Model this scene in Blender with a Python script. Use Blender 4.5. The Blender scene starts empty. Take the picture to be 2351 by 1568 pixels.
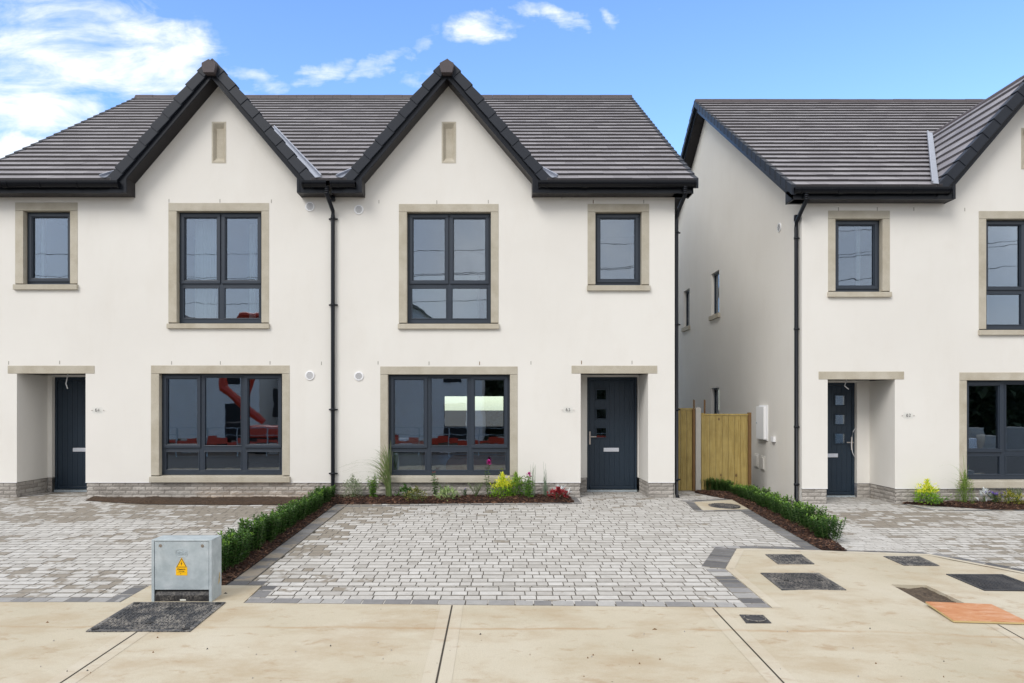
import bpy, bmesh, math, random
from mathutils import Vector, Matrix, noise
from mathutils.geometry import tessellate_polygon
random.seed(7)
R = math.radians
SC = bpy.context.scene
COL = SC.collection
FPX, CX, CY, H, YF = 1650.0, 1145.0, 935.0, 1.56, 12.4     # survey constants of the photograph (2351 px wide)
SF = FPX / YF

# ------------------------------------------------------------------ geometry helpers
def gz(x, y):
    z = .0333 * (min(y, YF) - YF)
    return z - .045 * max(0.0, min(x - 3.0, 2.3))
def G(px, py):
    y = 8.0
    x = 0.0
    for _ in range(40):
        x = (px - CX) * y / FPX
        y = FPX * (H - gz(x, y)) / (py - CY)
    return ((px - CX) * y / FPX, y)
def PX(px, y=YF): return (px - CX) * y / FPX
def PZ(py, y=YF): return H + (CY - py) * y / FPX

class MB:
    def __init__(s): s.v = []; s.f = []; s.m = []; s.t = []; s.u = []
    def face(s, pts, m=0, t=0.0, u=None):
        b = len(s.v); s.v += [tuple(p) for p in pts]; s.f.append(tuple(range(b, b + len(pts))))
        s.m.append(m); s.t.append(t); s.u.append(random.random() if u is None else u)
    def mesh(s, vs, fs, m=0, t=0.0, u=None):
        b = len(s.v); s.v += [tuple(p) for p in vs]
        uu = random.random() if u is None else u
        for f in fs: s.f.append(tuple(i + b for i in f)); s.m.append(m); s.t.append(t); s.u.append(uu)
    def hexa(s, c, m=0, t=0.0, u=None):      # c: 8 corners, bottom ring 0-3 then top ring 4-7
        s.mesh(c, [(3, 2, 1, 0), (4, 5, 6, 7), (0, 1, 5, 4), (1, 2, 6, 5), (2, 3, 7, 6), (3, 0, 4, 7)], m, t, u)
    def box(s, x0, x1, y0, y1, z0, z1, m=0, t=0.0, u=None):
        s.hexa([(x0, y0, z0), (x1, y0, z0), (x1, y1, z0), (x0, y1, z0), (x0, y0, z1), (x1, y0, z1), (x1, y1, z1), (x0, y1, z1)], m, t, u)
    def obox(s, o, a, b, c, m=0, t=0.0, u=None):   # corner o, edge vectors a, b, c
        o, a, b, c = Vector(o), Vector(a), Vector(b), Vector(c)
        s.hexa([o, o + a, o + a + b, o + b, o + c, o + a + c, o + a + b + c, o + b + c], m, t, u)
    def prism(s, poly, off, m=0, t=0.0):     # poly: 3D points, off: vector
        n = len(poly); off = Vector(off); P = [Vector(p) for p in poly]; Q = [p + off for p in P]
        s.mesh(P + Q, [tuple(range(n))[::-1], tuple(range(n, 2 * n))] + [(i, (i + 1) % n, n + (i + 1) % n, n + i) for i in range(n)], m, t)
    def tube(s, pts, r, n=10, m=0, t=0.0, cap=True, u=None):
        pts = [Vector(p) for p in pts]; rs = r if isinstance(r, (list, tuple)) else [r] * len(pts)
        vs = []; fs = []
        for i, p in enumerate(pts):
            d = (pts[min(i + 1, len(pts) - 1)] - pts[max(i - 1, 0)]).normalized()
            a = Vector((0, 0, 1)) if abs(d.z) < .9 else Vector((1, 0, 0))
            x = d.cross(a).normalized(); y = d.cross(x)
            for k in range(n):
                w = 2 * math.pi * k / n
                vs.append(p + (x * math.cos(w) + y * math.sin(w)) * rs[i])
        for i in range(len(pts) - 1):
            for k in range(n):
                k2 = (k + 1) % n
                fs.append((i * n + k, i * n + k2, (i + 1) * n + k2, (i + 1) * n + k))
        if cap: fs.append(tuple(range(n))[::-1]); fs.append(tuple((len(pts) - 1) * n + k for k in range(n)))
        s.mesh(vs, fs, m, t, u)
    def cyl(s, c, r, h, axis=2, n=24, m=0):
        c = Vector(c); d = Vector([0, 0, 0]); d[axis] = h
        s.tube([c, c + d], r, n, m)
    def build(s, name, mats, parent=None, bevel=0, smooth=False):
        me = bpy.data.meshes.new(name); me.from_pydata(s.v, [], s.f)
        if not isinstance(mats, (list, tuple)): mats = [mats]
        for k in mats: me.materials.append(k)
        me.polygons.foreach_set('material_index', s.m)
        for nm, dat in (('t', s.t), ('u', s.u)):
            at = me.attributes.new(nm, 'FLOAT', 'FACE'); at.data.foreach_set('value', dat)
        if smooth: me.polygons.foreach_set('use_smooth', [True] * len(s.f))
        me.update()
        o = bpy.data.objects.new(name, me); COL.objects.link(o)
        if parent: o.parent = parent; o.matrix_parent_inverse = Matrix.Translation(-parent.location)
        if bevel:
            b = o.modifiers.new('bevel', 'BEVEL'); b.width = bevel; b.segments = 2; b.limit_method = 'ANGLE'; b.angle_limit = R(40)
        return o
def tag(o, label, cat, group=None, kind=None):
    o['label'] = label; o['category'] = cat
    if group: o['group'] = group
    if kind: o['kind'] = kind
    return o
def struct(o, kind='structure'): o['kind'] = kind; return o
def empty(name, loc=(0, 0, 0)):
    o = bpy.data.objects.new(name, None); o.location = loc; o.empty_display_size = .2; COL.objects.link(o); return o

# ------------------------------------------------------------------ materials
def new_mat(name):
    m = bpy.data.materials.new(name); m.use_nodes = True; nt = m.node_tree
    b = nt.nodes['Principled BSDF']; return m, nt, b
def N(nt, t, **k):
    n = nt.nodes.new(t)
    for a, v in k.items():
        if a.startswith('i_'):
            key = a[2:]; key = int(key) if key.isdigit() else key.replace('_', ' ')
            n.inputs[key].default_value = v
        else: setattr(n, a, v)
    return n
def L(nt, a, b): nt.links.new(a, b)
def ramp(nt, src, stops):
    r = N(nt, 'ShaderNodeValToRGB'); e = r.color_ramp.elements
    while len(e) < len(stops): e.new(.5)
    for i, (p, c) in enumerate(stops):
        e[i].position = p; e[i].color = (c[0], c[1], c[2], 1) if isinstance(c, (tuple, list)) else (c, c, c, 1)
    L(nt, src, r.inputs[0]); return r.outputs[0]
def noise_n(nt, scale, detail=4, rough=.55, vec=None, dist=0):
    n = N(nt, 'ShaderNodeTexNoise'); n.inputs['Scale'].default_value = scale; n.inputs['Detail'].default_value = detail
    n.inputs['Roughness'].default_value = rough; n.inputs['Distortion'].default_value = dist
    if vec is None:
        tc = N(nt, 'ShaderNodeTexCoord'); vec = tc.outputs['Object']
    L(nt, vec, n.inputs['Vector']); return n.outputs[0]
def mixc(nt, fac, a, b, mode='MIX'):
    n = N(nt, 'ShaderNodeMix', data_type='RGBA', blend_type=mode)
    for s, v in ((n.inputs[0], fac), (n.inputs[6], a), (n.inputs[7], b)):
        if isinstance(v, (int, float)): s.default_value = v
        elif isinstance(v, (tuple, list)): s.default_value = (v[0], v[1], v[2], 1)
        else: L(nt, v, s)
    return n.outputs[2]
def math_n(nt, op, a, b=0, clamp=False):
    n = N(nt, 'ShaderNodeMath', operation=op, use_clamp=clamp)
    for s, v in ((n.inputs[0], a), (n.inputs[1], b)):
        if isinstance(v, (int, float)): s.default_value = v
        else: L(nt, v, s)
    return n.outputs[0]
def attr(nt, name): return N(nt, 'ShaderNodeAttribute', attribute_name=name).outputs['Fac']
def bump(nt, b, h, strength=.3, dist=.01):
    n = N(nt, 'ShaderNodeBump'); n.inputs['Strength'].default_value = strength; n.inputs['Distance'].default_value = dist
    L(nt, h, n.inputs['Height']); L(nt, n.outputs[0], b.inputs['Normal'])
def simple(name, col, rough=.5, metal=0, var=0, vs=6, bs=0, bd=.002, bscale=200, spec=.5):
    m, nt, b = new_mat(name)
    b.inputs['Roughness'].default_value = rough; b.inputs['Metallic'].default_value = metal
    b.inputs['Specular IOR Level'].default_value = spec
    if var:
        f = noise_n(nt, vs)
        L(nt, mixc(nt, f, [c * (1 - var) for c in col], [min(1, c * (1 + var)) for c in col]), b.inputs['Base Color'])
    else: b.inputs['Base Color'].default_value = (*col, 1)
    if bs: bump(nt, b, noise_n(nt, bscale, 3), bs, bd)
    return m
M = {}
def mk_render():
    m, nt, b = new_mat('render_wall')
    a = noise_n(nt, .55, 5, .6); c = noise_n(nt, 140, 2)
    base = mixc(nt, ramp(nt, a, [(.35, 0), (.7, 1)]), (.75, .728, .682), (.792, .773, .728))
    base = mixc(nt, ramp(nt, noise_n(nt, 1.7, 6, .7), [(.62, 0), (.8, .35)]), base, (.70, .66, .60))
    tc = N(nt, 'ShaderNodeTexCoord'); mp = N(nt, 'ShaderNodeMapping'); mp.inputs['Scale'].default_value = (1.3, 1.3, .4); L(nt, tc.outputs['Object'], mp.inputs[0])
    base = mixc(nt, ramp(nt, noise_n(nt, 2.2, 6, .65, vec=mp.outputs[0]), [(.5, 0), (.8, .22)]), base, (.66, .62, .55))
    L(nt, mixc(nt, math_n(nt, 'MULTIPLY', c, .12), base, (.55, .5, .45)), b.inputs['Base Color'])
    b.inputs['Roughness'].default_value = .9; b.inputs['Specular IOR Level'].default_value = .2
    bump(nt, b, noise_n(nt, 230, 4, .7), .5, .003); return m
M['wall'] = mk_render()
def mk_stone():
    m, nt, b = new_mat('reconstituted_stone')
    f = ramp(nt, noise_n(nt, 3.5, 6, .65), [(.3, (.44, .39, .30)), (.55, (.53, .485, .395)), (.75, (.58, .54, .455))])
    g = ramp(nt, noise_n(nt, 420, 2), [(.35, .78), (.65, 1.08)])
    u = attr(nt, 'u')
    f = mixc(nt, 1, f, g, 'MULTIPLY'); f = mixc(nt, math_n(nt, 'MULTIPLY', u, .25), f, (.36, .35, .30))
    L(nt, f, b.inputs['Base Color']); b.inputs['Roughness'].default_value = .92
    bump(nt, b, noise_n(nt, 300, 3), .35, .002); return m
M['stone'] = mk_stone()
def mk_brick():
    m, nt, b = new_mat('split_brick')
    u = attr(nt, 'u')
    c = ramp(nt, u, [(0, (.32, .295, .265)), (.5, (.42, .39, .355)), (1, (.50, .47, .43))])
    c = mixc(nt, ramp(nt, noise_n(nt, 2.3, 5, .7), [(.45, 0), (.7, .7)]), c, (.235, .21, .19))
    c = mixc(nt, 1, c, ramp(nt, noise_n(nt, 60, 5, .7), [(.3, .75), (.7, 1.12)]), 'MULTIPLY')
    L(nt, c, b.inputs['Base Color']); b.inputs['Roughness'].default_value = .95
    bump(nt, b, noise_n(nt, 45, 6, .7), .8, .008); return m
M['brick'] = mk_brick()
M['mortar'] = simple('mortar', (.33, .31, .28), .95, var=.2, vs=20, bs=.4, bd=.004)
def mk_tile():
    m, nt, b = new_mat('roof_tile')
    u = attr(nt, 'u')
    c = ramp(nt, u, [(0, (.22, .207, .222)), (.4, (.25, .237, .252)), (.8, (.268, .255, .27)), (1, (.30, .287, .302))])
    c = mixc(nt, 1, c, ramp(nt, noise_n(nt, 1.4, 5, .6), [(.3, .82), (.7, 1.15)]), 'MULTIPLY')
    c = mixc(nt, 1, c, ramp(nt, noise_n(nt, 90, 4, .7), [(.3, .85), (.7, 1.1)]), 'MULTIPLY')
    c = mixc(nt, ramp(nt, noise_n(nt, 3.1, 6, .75), [(.68, 0), (.78, .3)]), c, (.34, .32, .30))
    t = attr(nt, 't')  # t blackens the tile butts: shade under each course painted into the colour
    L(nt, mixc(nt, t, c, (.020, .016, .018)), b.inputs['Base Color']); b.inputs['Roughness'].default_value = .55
    bump(nt, b, noise_n(nt, 160, 4), .25, .002); return m
M['tile'] = mk_tile()
M['ridge'] = simple('ridge_tile', (.075, .062, .066), .7, var=.25, vs=8, bs=.3)
M['verge'] = simple('verge_plastic', (.015, .019, .028), .5, spec=.3, var=.15, vs=3)
M['fascia'] = simple('anthracite_board', (.009, .011, .016), .32, spec=.25, var=.1)
M['soffit'] = simple('soffit_board', (.017, .015, .017), .4, spec=.25, var=.2, vs=4)
M['gutter'] = simple('gutter_black', (.005, .006, .009), .22, spec=.25)
M['pipe'] = simple('pipe_black', (.009, .011, .016), .28, spec=.25, var=.2, vs=5)
M['frame'] = simple('window_frame', (.024, .034, .050), .4, var=.06, vs=2)
M['gasket'] = simple('gasket_black', (.008, .009, .011), .5)
M['door'] = simple('door_paint', (.0095, .0235, .042), .45, var=.12, vs=4, bs=.15, bd=.001, bscale=80)
M['steel'] = simple('brushed_steel', (.55, .50, .46), .3, 1)
M['white'] = simple('white_plastic', (.84, .84, .85), .35)
M['white2'] = simple('letter_plate', (.70, .73, .80), .25, .3)
M['lead'] = simple('lead_flashing', (.40, .43, .50), .35, .6, var=.2, vs=12)
M['black'] = simple('black_gap', (.012, .012, .012), .8)
M['ink'] = simple('black_lettering', (.01, .01, .012), .5)
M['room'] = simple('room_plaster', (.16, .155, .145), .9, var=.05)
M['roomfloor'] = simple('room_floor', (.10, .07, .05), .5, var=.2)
def mk_glass():
    m, nt, b = new_mat('window_glass'); nt.nodes.remove(b)
    out = nt.nodes['Material Output']
    fr = N(nt, 'ShaderNodeFresnel', i_IOR=1.6)
    fac = math_n(nt, 'ADD', math_n(nt, 'MULTIPLY', fr.outputs[0], 1.0), .125, True)
    tr = N(nt, 'ShaderNodeBsdfTransparent', i_Color=(.80, .86, .88, 1))
    gl = N(nt, 'ShaderNodeBsdfGlossy', i_Color=(.80, .88, 1.0, 1), i_Roughness=.004)
    bp = N(nt, 'ShaderNodeBump', i_Strength=.35, i_Distance=.0018)
    L(nt, noise_n(nt, 2.2, 2), bp.inputs['Height']); L(nt, bp.outputs[0], gl.inputs['Normal'])
    mx = N(nt, 'ShaderNodeMixShader'); L(nt, fac, mx.inputs[0]); L(nt, tr.outputs[0], mx.inputs[1]); L(nt, gl.outputs[0], mx.inputs[2])
    L(nt, mx.outputs[0], out.inputs['Surface']); return m
M['glass'] = mk_glass()
def mk_plate():
    m, nt, b = new_mat('clear_acrylic'); nt.nodes.remove(b)
    tr = N(nt, 'ShaderNodeBsdfTransparent', i_Color=(.98, .99, .99, 1)); gl = N(nt, 'ShaderNodeBsdfGlossy', i_Roughness=.05)
    mx = N(nt, 'ShaderNodeMixShader', i_0=.03); L(nt, tr.outputs[0], mx.inputs[1]); L(nt, gl.outputs[0], mx.inputs[2]); L(nt, mx.outputs[0], nt.nodes['Material Output'].inputs['Surface']); return m
M['plate'] = mk_plate()
def mk_paver(name, stops):
    m, nt, b = new_mat(name)
    u = attr(nt, 'u'); t = attr(nt, 't')
    c = ramp(nt, u, stops)
    c = mixc(nt, 1, c, ramp(nt, noise_n(nt, 14, 6, .7), [(.3, .86), (.7, 1.07)]), 'MULTIPLY')
    c = mixc(nt, 1, c, ramp(nt, noise_n(nt, 170, 3, .7), [(.3, .86), (.7, 1.1)]), 'MULTIPLY')
    # damp brown sand stains: a per-paver amount broken up by noise
    n1 = noise_n(nt, 5.5, 5, .62, dist=.4)
    f = math_n(nt, 'ADD', t, math_n(nt, 'MULTIPLY', math_n(nt, 'SUBTRACT', n1, .5), .9))
    f = ramp(nt, f, [(.44, 0), (.52, 1)])
    c = mixc(nt, math_n(nt, 'MULTIPLY', f, .9), c, (.25, .215, .17))
    n2 = ramp(nt, noise_n(nt, 9, 6, .7, dist=.8), [(.64, 0), (.72, .4)])
    c = mixc(nt, n2, c, (.26, .24, .215))
    L(nt, c, b.inputs['Base Color'])
    b.inputs['Roughness'].default_value = .8
    bump(nt, b, noise_n(nt, 120, 5, .7), .5, .003); return m
M['paver'] = mk_paver('light_paver', [(0, (.44, .42, .39)), (.15, (.50, .482, .452)), (.6, (.55, .532, .502)), (1, (.60, .585, .558))])
M['border'] = mk_paver('dark_paver', [(0, (.10, .10, .105)), (.35, (.17, .168, .17)), (.6, (.27, .265, .265)), (1, (.47, .46, .44))])
M['sand'] = simple('joint_sand', (.05, .042, .032), .95, var=.4, vs=20, bs=.5)
M['edge'] = simple('paver_edge_soil_shade', (.20, .185, .16), .95, var=.4, vs=15)  # chamfers: damp joint soil plus recess shade painted into the colour
def mk_concrete():
    m, nt, b = new_mat('concrete')
    tc = N(nt, 'ShaderNodeTexCoord'); ob = tc.outputs['Object']
    base = ramp(nt, noise_n(nt, .7, 6, .6), [(.3, (.465, .415, .305)), (.5, (.525, .47, .36)), (.72, (.575, .53, .43))])
    base = mixc(nt, 1, base, ramp(nt, noise_n(nt, 130, 5, .75), [(.25, .8), (.5, 1), (.8, 1.1)]), 'MULTIPLY')
    mp = N(nt, 'ShaderNodeMapping'); mp.inputs['Scale'].default_value = (.9, 1.5, 1); L(nt, ob, mp.inputs[0])
    st = ramp(nt, noise_n(nt, 1.5, 8, .66, vec=mp.outputs[0], dist=.15), [(.46, 0), (.58, .38), (.72, .75)])
    base = mixc(nt, st, base, (.40, .305, .19))
    mp2 = N(nt, 'ShaderNodeMapping'); mp2.inputs['Scale'].default_value = (.9, 1.5, 1); mp2.inputs['Location'].default_value = (4, 9, 0); L(nt, ob, mp2.inputs[0])
    st2 = ramp(nt, noise_n(nt, 4.5, 8, .7, vec=mp2.outputs[0], dist=.3), [(.56, 0), (.66, .5)])
    base = mixc(nt, st2, base, (.36, .245, .14))
    # tide mark left by muddy water along the kerb
    sp = N(nt, 'ShaderNodeSeparateXYZ'); L(nt, ob, sp.inputs[0])
    yy = math_n(nt, 'ADD', sp.outputs[1], math_n(nt, 'MULTIPLY', math_n(nt, 'SUBTRACT', noise_n(nt, 1.1, 5, .6), .5), .22))
    yy = math_n(nt, 'ADD', yy, math_n(nt, 'MULTIPLY', sp.outputs[0], .018))
    d = math_n(nt, 'ABSOLUTE', math_n(nt, 'SUBTRACT', yy, 5.76))
    tm = ramp(nt, d, [(0, 1), (.035, 0)])
    tm = math_n(nt, 'MULTIPLY', tm, ramp(nt, noise_n(nt, 1.6, 4), [(.35, 0), (.6, .75)]))
    base = mixc(nt, tm, base, (.40, .27, .15))
    # small dark specks of grit
    vo = N(nt, 'ShaderNodeTexVoronoi'); vo.inputs['Scale'].default_value = 7; L(nt, ob, vo.inputs['Vector'])
    sk = ramp(nt, vo.outputs['Distance'], [(.03, .9), (.055, 0)])
    base = mixc(nt, math_n(nt, 'MULTIPLY', sk, ramp(nt, noise_n(nt, 3, 2), [(.5, 0), (.55, 1)])), base, (.16, .11, .07))
    u = attr(nt, 't')
    base = mixc(nt, math_n(nt, 'MULTIPLY', u, .45), base, (.66, .61, .53))
    L(nt, base, b.inputs['Base Color']); b.inputs['Roughness'].default_value = .85
    mb = N(nt, 'ShaderNodeMapping'); mb.inputs['Scale'].default_value = (5, .6, 1); L(nt, ob, mb.inputs[0])
    h = math_n(nt, 'ADD', noise_n(nt, 30, 3, vec=mb.outputs[0]), noise_n(nt, 200, 3))
    bump(nt, b, h, .35, .003); return m
M['concrete'] = mk_concrete()
def mk_iron(name, dirt, dark=(.022, .025, .032)):
    m, nt, b = new_mat(name)
    c = mixc(nt, noise_n(nt, 40, 4), [x * .6 for x in dark], [x * 1.6 for x in dark])
    f = ramp(nt, noise_n(nt, 5, 8, .75, dist=1), [(.44, .15 * dirt), (.58, dirt)])
    g = ramp(nt, noise_n(nt, 60, 3, .6), [(.40, 0), (.55, 1)])
    c = mixc(nt, math_n(nt, 'MULTIPLY', f, g), c, (.36, .33, .29))
    L(nt, c, b.inputs['Base Color']); b.inputs['Roughness'].default_value = .5
    bump(nt, b, noise_n(nt, 90, 3), .5, .004); return m
M['iron'] = mk_iron('cast_iron', .75); M['iron_dirty'] = mk_iron('cast_iron_dirty', .75, (.022, .026, .034)); M['iron_clean'] = mk_iron('cast_iron_clean', .15, (.018, .02, .027))
def mk_soil(name, c1, c2, sc=30):
    m, nt, b = new_mat(name)
    c = ramp(nt, noise_n(nt, sc, 7, .7), [(.3, c1), (.7, c2)])
    L(nt, c, b.inputs['Base Color']); b.inputs['Roughness'].default_value = .95
    bump(nt, b, noise_n(nt, sc * 1.5, 7, .75), 1, .02); return m
M['soil'] = mk_soil('soil', (.025, .014, .008), (.10, .062, .036))
M['soil_pale'] = mk_soil('pit_soil', (.035, .024, .016), (.17, .125, .085))
M['sheet'] = simple('plastic_membrane', (.55, .33, .12), .6, var=.2)
def mk_mulch():
    m, nt, b = new_mat('bark_mulch')
    u = attr(nt, 'u')
    c = ramp(nt, u, [(0, (.016, .007, .005)), (.5, (.045, .018, .010)), (.85, (.095, .042, .022)), (1, (.22, .12, .07))])
    L(nt, c, b.inputs['Base Color']); b.inputs['Roughness'].default_value = .75; return m
M['mulch'] = mk_mulch()
def mk_leaf(name, c1, c2, c3=None, gloss=.4, tl=.25):
    m, nt, b = new_mat(name)
    u = attr(nt, 'u'); t = attr(nt, 't')
    c = ramp(nt, u, [(0, c1), (1, c2)])
    if c3: c = mixc(nt, t, c, c3)
    L(nt, c, b.inputs['Base Color']); b.inputs['Roughness'].default_value = gloss
    tr = N(nt, 'ShaderNodeBsdfTranslucent'); L(nt, c, tr.inputs['Color'])
    mx = N(nt, 'ShaderNodeMixShader', i_0=tl); out = nt.nodes['Material Output']
    L(nt, b.outputs[0], mx.inputs[1]); L(nt, tr.outputs[0], mx.inputs[2]); L(nt, mx.outputs[0], out.inputs['Surface'])
    return m
M['hedge'] = mk_leaf('hedge_leaf', (.022, .068, .014), (.068, .165, .030), (.22, .40, .05), .32)
M['stem'] = simple('plant_stem', (.08, .12, .035), .7)
M['timber'] = None
def mk_timber():
    m, nt, b = new_mat('treated_timber')
    u = attr(nt, 'u')
    tc = N(nt, 'ShaderNodeTexCoord'); mp = N(nt, 'ShaderNodeMapping'); mp.inputs['Scale'].default_value = (14, 14, 1.0); L(nt, tc.outputs['Object'], mp.inputs[0])
    ad = N(nt, 'ShaderNodeVectorMath', operation='ADD'); L(nt, mp.outputs[0], ad.inputs[0])
    cx = N(nt, 'ShaderNodeCombineXYZ'); L(nt, math_n(nt, 'MULTIPLY', u, 40), cx.inputs[2]); L(nt, cx.outputs[0], ad.inputs[1])
    g = ramp(nt, noise_n(nt, 3.2, 5, .6, vec=ad.outputs[0], dist=.6), [(.3, (.27, .18, .045)), (.5, (.36, .262, .076)), (.72, (.46, .35, .13))])
    c = mixc(nt, math_n(nt, 'MULTIPLY', u, .35), g, (.33, .25, .09))
    mk = N(nt, 'ShaderNodeMapping'); mk.inputs['Scale'].default_value = (1, 1, .75); L(nt, ad.outputs[0], mk.inputs[0])
    v = N(nt, 'ShaderNodeTexVoronoi'); v.inputs['Scale'].default_value = 5.2
    mq = N(nt, 'ShaderNodeMapping'); mq.inputs['Scale'].default_value = (1.2, 1.2, .8); L(nt, tc.outputs['Object'], mq.inputs[0]); L(nt, mq.outputs[0], v.inputs['Vector'])
    kn = ramp(nt, v.outputs['Distance'], [(.09, 1), (.16, 0)])
    c = mixc(nt, math_n(nt, 'MULTIPLY', kn, .85), c, (.09, .042, .015))
    c = mixc(nt, 1, c, ramp(nt, noise_n(nt, 2.6, 4, .7), [(.3, .8), (.7, 1.12)]), 'MULTIPLY')
    L(nt, c, b.inputs['Base Color']); b.inputs['Roughness'].default_value = .7; return m
M['timber'] = mk_timber()
M['timber_dark'] = simple('timber_weathered', (.16, .085, .03), .75, var=.3, vs=12)
M['post'] = simple('concrete_post', (.44, .42, .38), .9, var=.12, vs=10, bs=.4)
def mk_galv():
    m, nt, b = new_mat('galvanised_steel')
    c = ramp(nt, noise_n(nt, 9, 6, .65), [(.3, (.36, .42, .45)), (.55, (.46, .52, .55)), (.75, (.56, .61, .64))])
    c = mixc(nt, ramp(nt, noise_n(nt, 3.5, 6, .7, dist=.5), [(.52, 0), (.72, .5)]), c, (.29, .34, .36))
    c = mixc(nt, ramp(nt, noise_n(nt, 70, 3), [(.68, 0), (.74, .4)]), c, (.7, .73, .75))
    L(nt, c, b.inputs['Base Color']); b.inputs['Roughness'].default_value = .55; b.inputs['Metallic'].default_value = .25; return m
M['galv'] = mk_galv()
M['yellow'] = simple('sign_yellow', (.90, .50, .0), .45)
M['cabblack'] = mk_iron('black_plinth', .3, (.008, .008, .010))
def mk_ply():
    m, nt, b = new_mat('shuttering_plywood')
    tc = N(nt, 'ShaderNodeTexCoord'); mp = N(nt, 'ShaderNodeMapping'); mp.inputs['Scale'].default_value = (1, 5, 1); L(nt, tc.outputs['Object'], mp.inputs[0])
    c = ramp(nt, noise_n(nt, 4, 8, .75, vec=mp.outputs[0], dist=.6), [(.32, (.42, .13, .04)), (.5, (.55, .25, .11)), (.70, (.66, .44, .33))])
    L(nt, c, b.inputs['Base Color']); b.inputs['Roughness'].default_value = .6; return m
M['ply'] = mk_ply(); M['plyedge'] = simple('plywood_edge', (.55, .42, .20), .8)
M['asphalt'] = simple('asphalt', (.05, .05, .052), .9, var=.2, bs=.5)
M['earth'] = mk_soil('site_earth', (.07, .05, .035), (.14, .11, .08), 3)
M['orange'] = simple('machine_orange', (.55, .05, .02), .35, var=.1)
M['cream'] = simple('cream_fabric', (.62, .62, .56), .9, var=.05)
M['pink'] = simple('pink_fabric', (.42, .14, .10), .9, var=.1)
M['curtain'] = simple('curtain_voile', (.75, .75, .72), .9)

# ------------------------------------------------------------------ plan geometry: slabs that follow the ground
def conform(bm, fn):
    for v in bm.verts: v.co.z += fn(v.co.x, v.co.y)
def sheet(name, poly, lift, mat, holes=(), skirt=.06, extra=None, cuts=True):
    polys = [[Vector((x, y, 0)) for x, y in poly]] + [[Vector((x, y, 0)) for x, y in h] for h in holes]
    tris = tessellate_polygon(polys); flat = [p for q in polys for p in q]
    bm = bmesh.new(); vs = [bm.verts.new(p) for p in flat]
    for t in tris:
        try: bm.faces.new([vs[i] for i in t])
        except ValueError: pass
    bmesh.ops.recalc_face_normals(bm, faces=bm.faces)
    for f in bm.faces:
        if f.normal.z < 0: f.normal_flip()
    if cuts:
        for k in range(0, 8):
            g = bm.verts[:] + bm.edges[:] + bm.faces[:]
            bmesh.ops.bisect_plane(bm, geom=g, plane_co=(3.0 + k * 2.3 / 7, 0, 0), plane_no=(1, 0, 0))
        g = bm.verts[:] + bm.edges[:] + bm.faces[:]
        bmesh.ops.bisect_plane(bm, geom=g, plane_co=(0, YF, 0), plane_no=(0, 1, 0))
    if skirt:
        ed = [e for e in bm.edges if e.is_boundary]
        r = bmesh.ops.extrude_edge_only(bm, edges=ed)
        for v in [g for g in r['geom'] if isinstance(g, bmesh.types.BMVert)]: v.co.z -= skirt
    for v in bm.verts: v.co.z += gz(v.co.x, v.co.y) + lift
    me = bpy.data.meshes.new(name); bm.to_mesh(me); bm.free()
    me.materials.append(mat)
    o = bpy.data.objects.new(name, me); COL.objects.link(o); return o
def clip(poly, a, b):        # keep the part of poly left of a->b
    out = []; n = len(poly)
    def side(p): return (b[0] - a[0]) * (p[1] - a[1]) - (b[1] - a[1]) * (p[0] - a[0])
    for i in range(n):
        p, q = poly[i], poly[(i + 1) % n]; sp, sq = side(p), side(q)
        if sp >= 0: out.append(p)
        if (sp >= 0) != (sq >= 0):
            t = sp / (sp - sq); out.append((p[0] + (q[0] - p[0]) * t, p[1] + (q[1] - p[1]) * t))
    return out
def paver_piece(mb, quad, lift, t, u, jit=.0014):
    n = len(quad)
    if n < 3: return
    cx = sum(p[0] for p in quad) / n; cy = sum(p[1] for p in quad) / n
    area = abs(sum(quad[i][0] * quad[(i + 1) % n][1] - quad[(i + 1) % n][0] * quad[i][1] for i in range(n))) / 2
    if area < 6e-4: return
    dz = random.uniform(-jit, jit) + lift; tx = random.uniform(-.006, .006); ty = random.uniform(-.006, .006)
    w = max(max(p[0] for p in quad) - min(p[0] for p in quad), .02); h = max(max(p[1] for p in quad) - min(p[1] for p in quad), .02)
    kx = max(0, 1 - .007 / w); ky = max(0, 1 - .016 / h)
    def Z(x, y): return gz(x, y) + dz + (x - cx) * tx + (y - cy) * ty
    inn = [(cx + (x - cx) * kx, cy + (y - cy) * ky) for x, y in quad]
    vs = [(x, y, Z(x, y)) for x, y in inn] + [(x, y, Z(x, y) - .005) for x, y in quad] + [(x, y, Z(x, y) - .035) for x, y in quad]
    fs = [tuple(range(n))] + [(n + i, n + (i + 1) % n, (i + 1) % n, i) for i in range(n)] + [(2 * n + i, 2 * n + (i + 1) % n, n + (i + 1) % n, n + i) for i in range(n)]
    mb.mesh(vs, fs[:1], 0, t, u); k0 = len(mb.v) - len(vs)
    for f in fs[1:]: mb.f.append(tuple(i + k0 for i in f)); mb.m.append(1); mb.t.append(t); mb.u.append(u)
def inside(p, poly):
    c = False
    for i in range(len(poly)):
        a, b = poly[i], poly[i - 1]
        if (a[1] > p[1]) != (b[1] > p[1]) and p[0] < (b[0] - a[0]) * (p[1] - a[1]) / (b[1] - a[1]) + a[0]: c = not c
    return c
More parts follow.
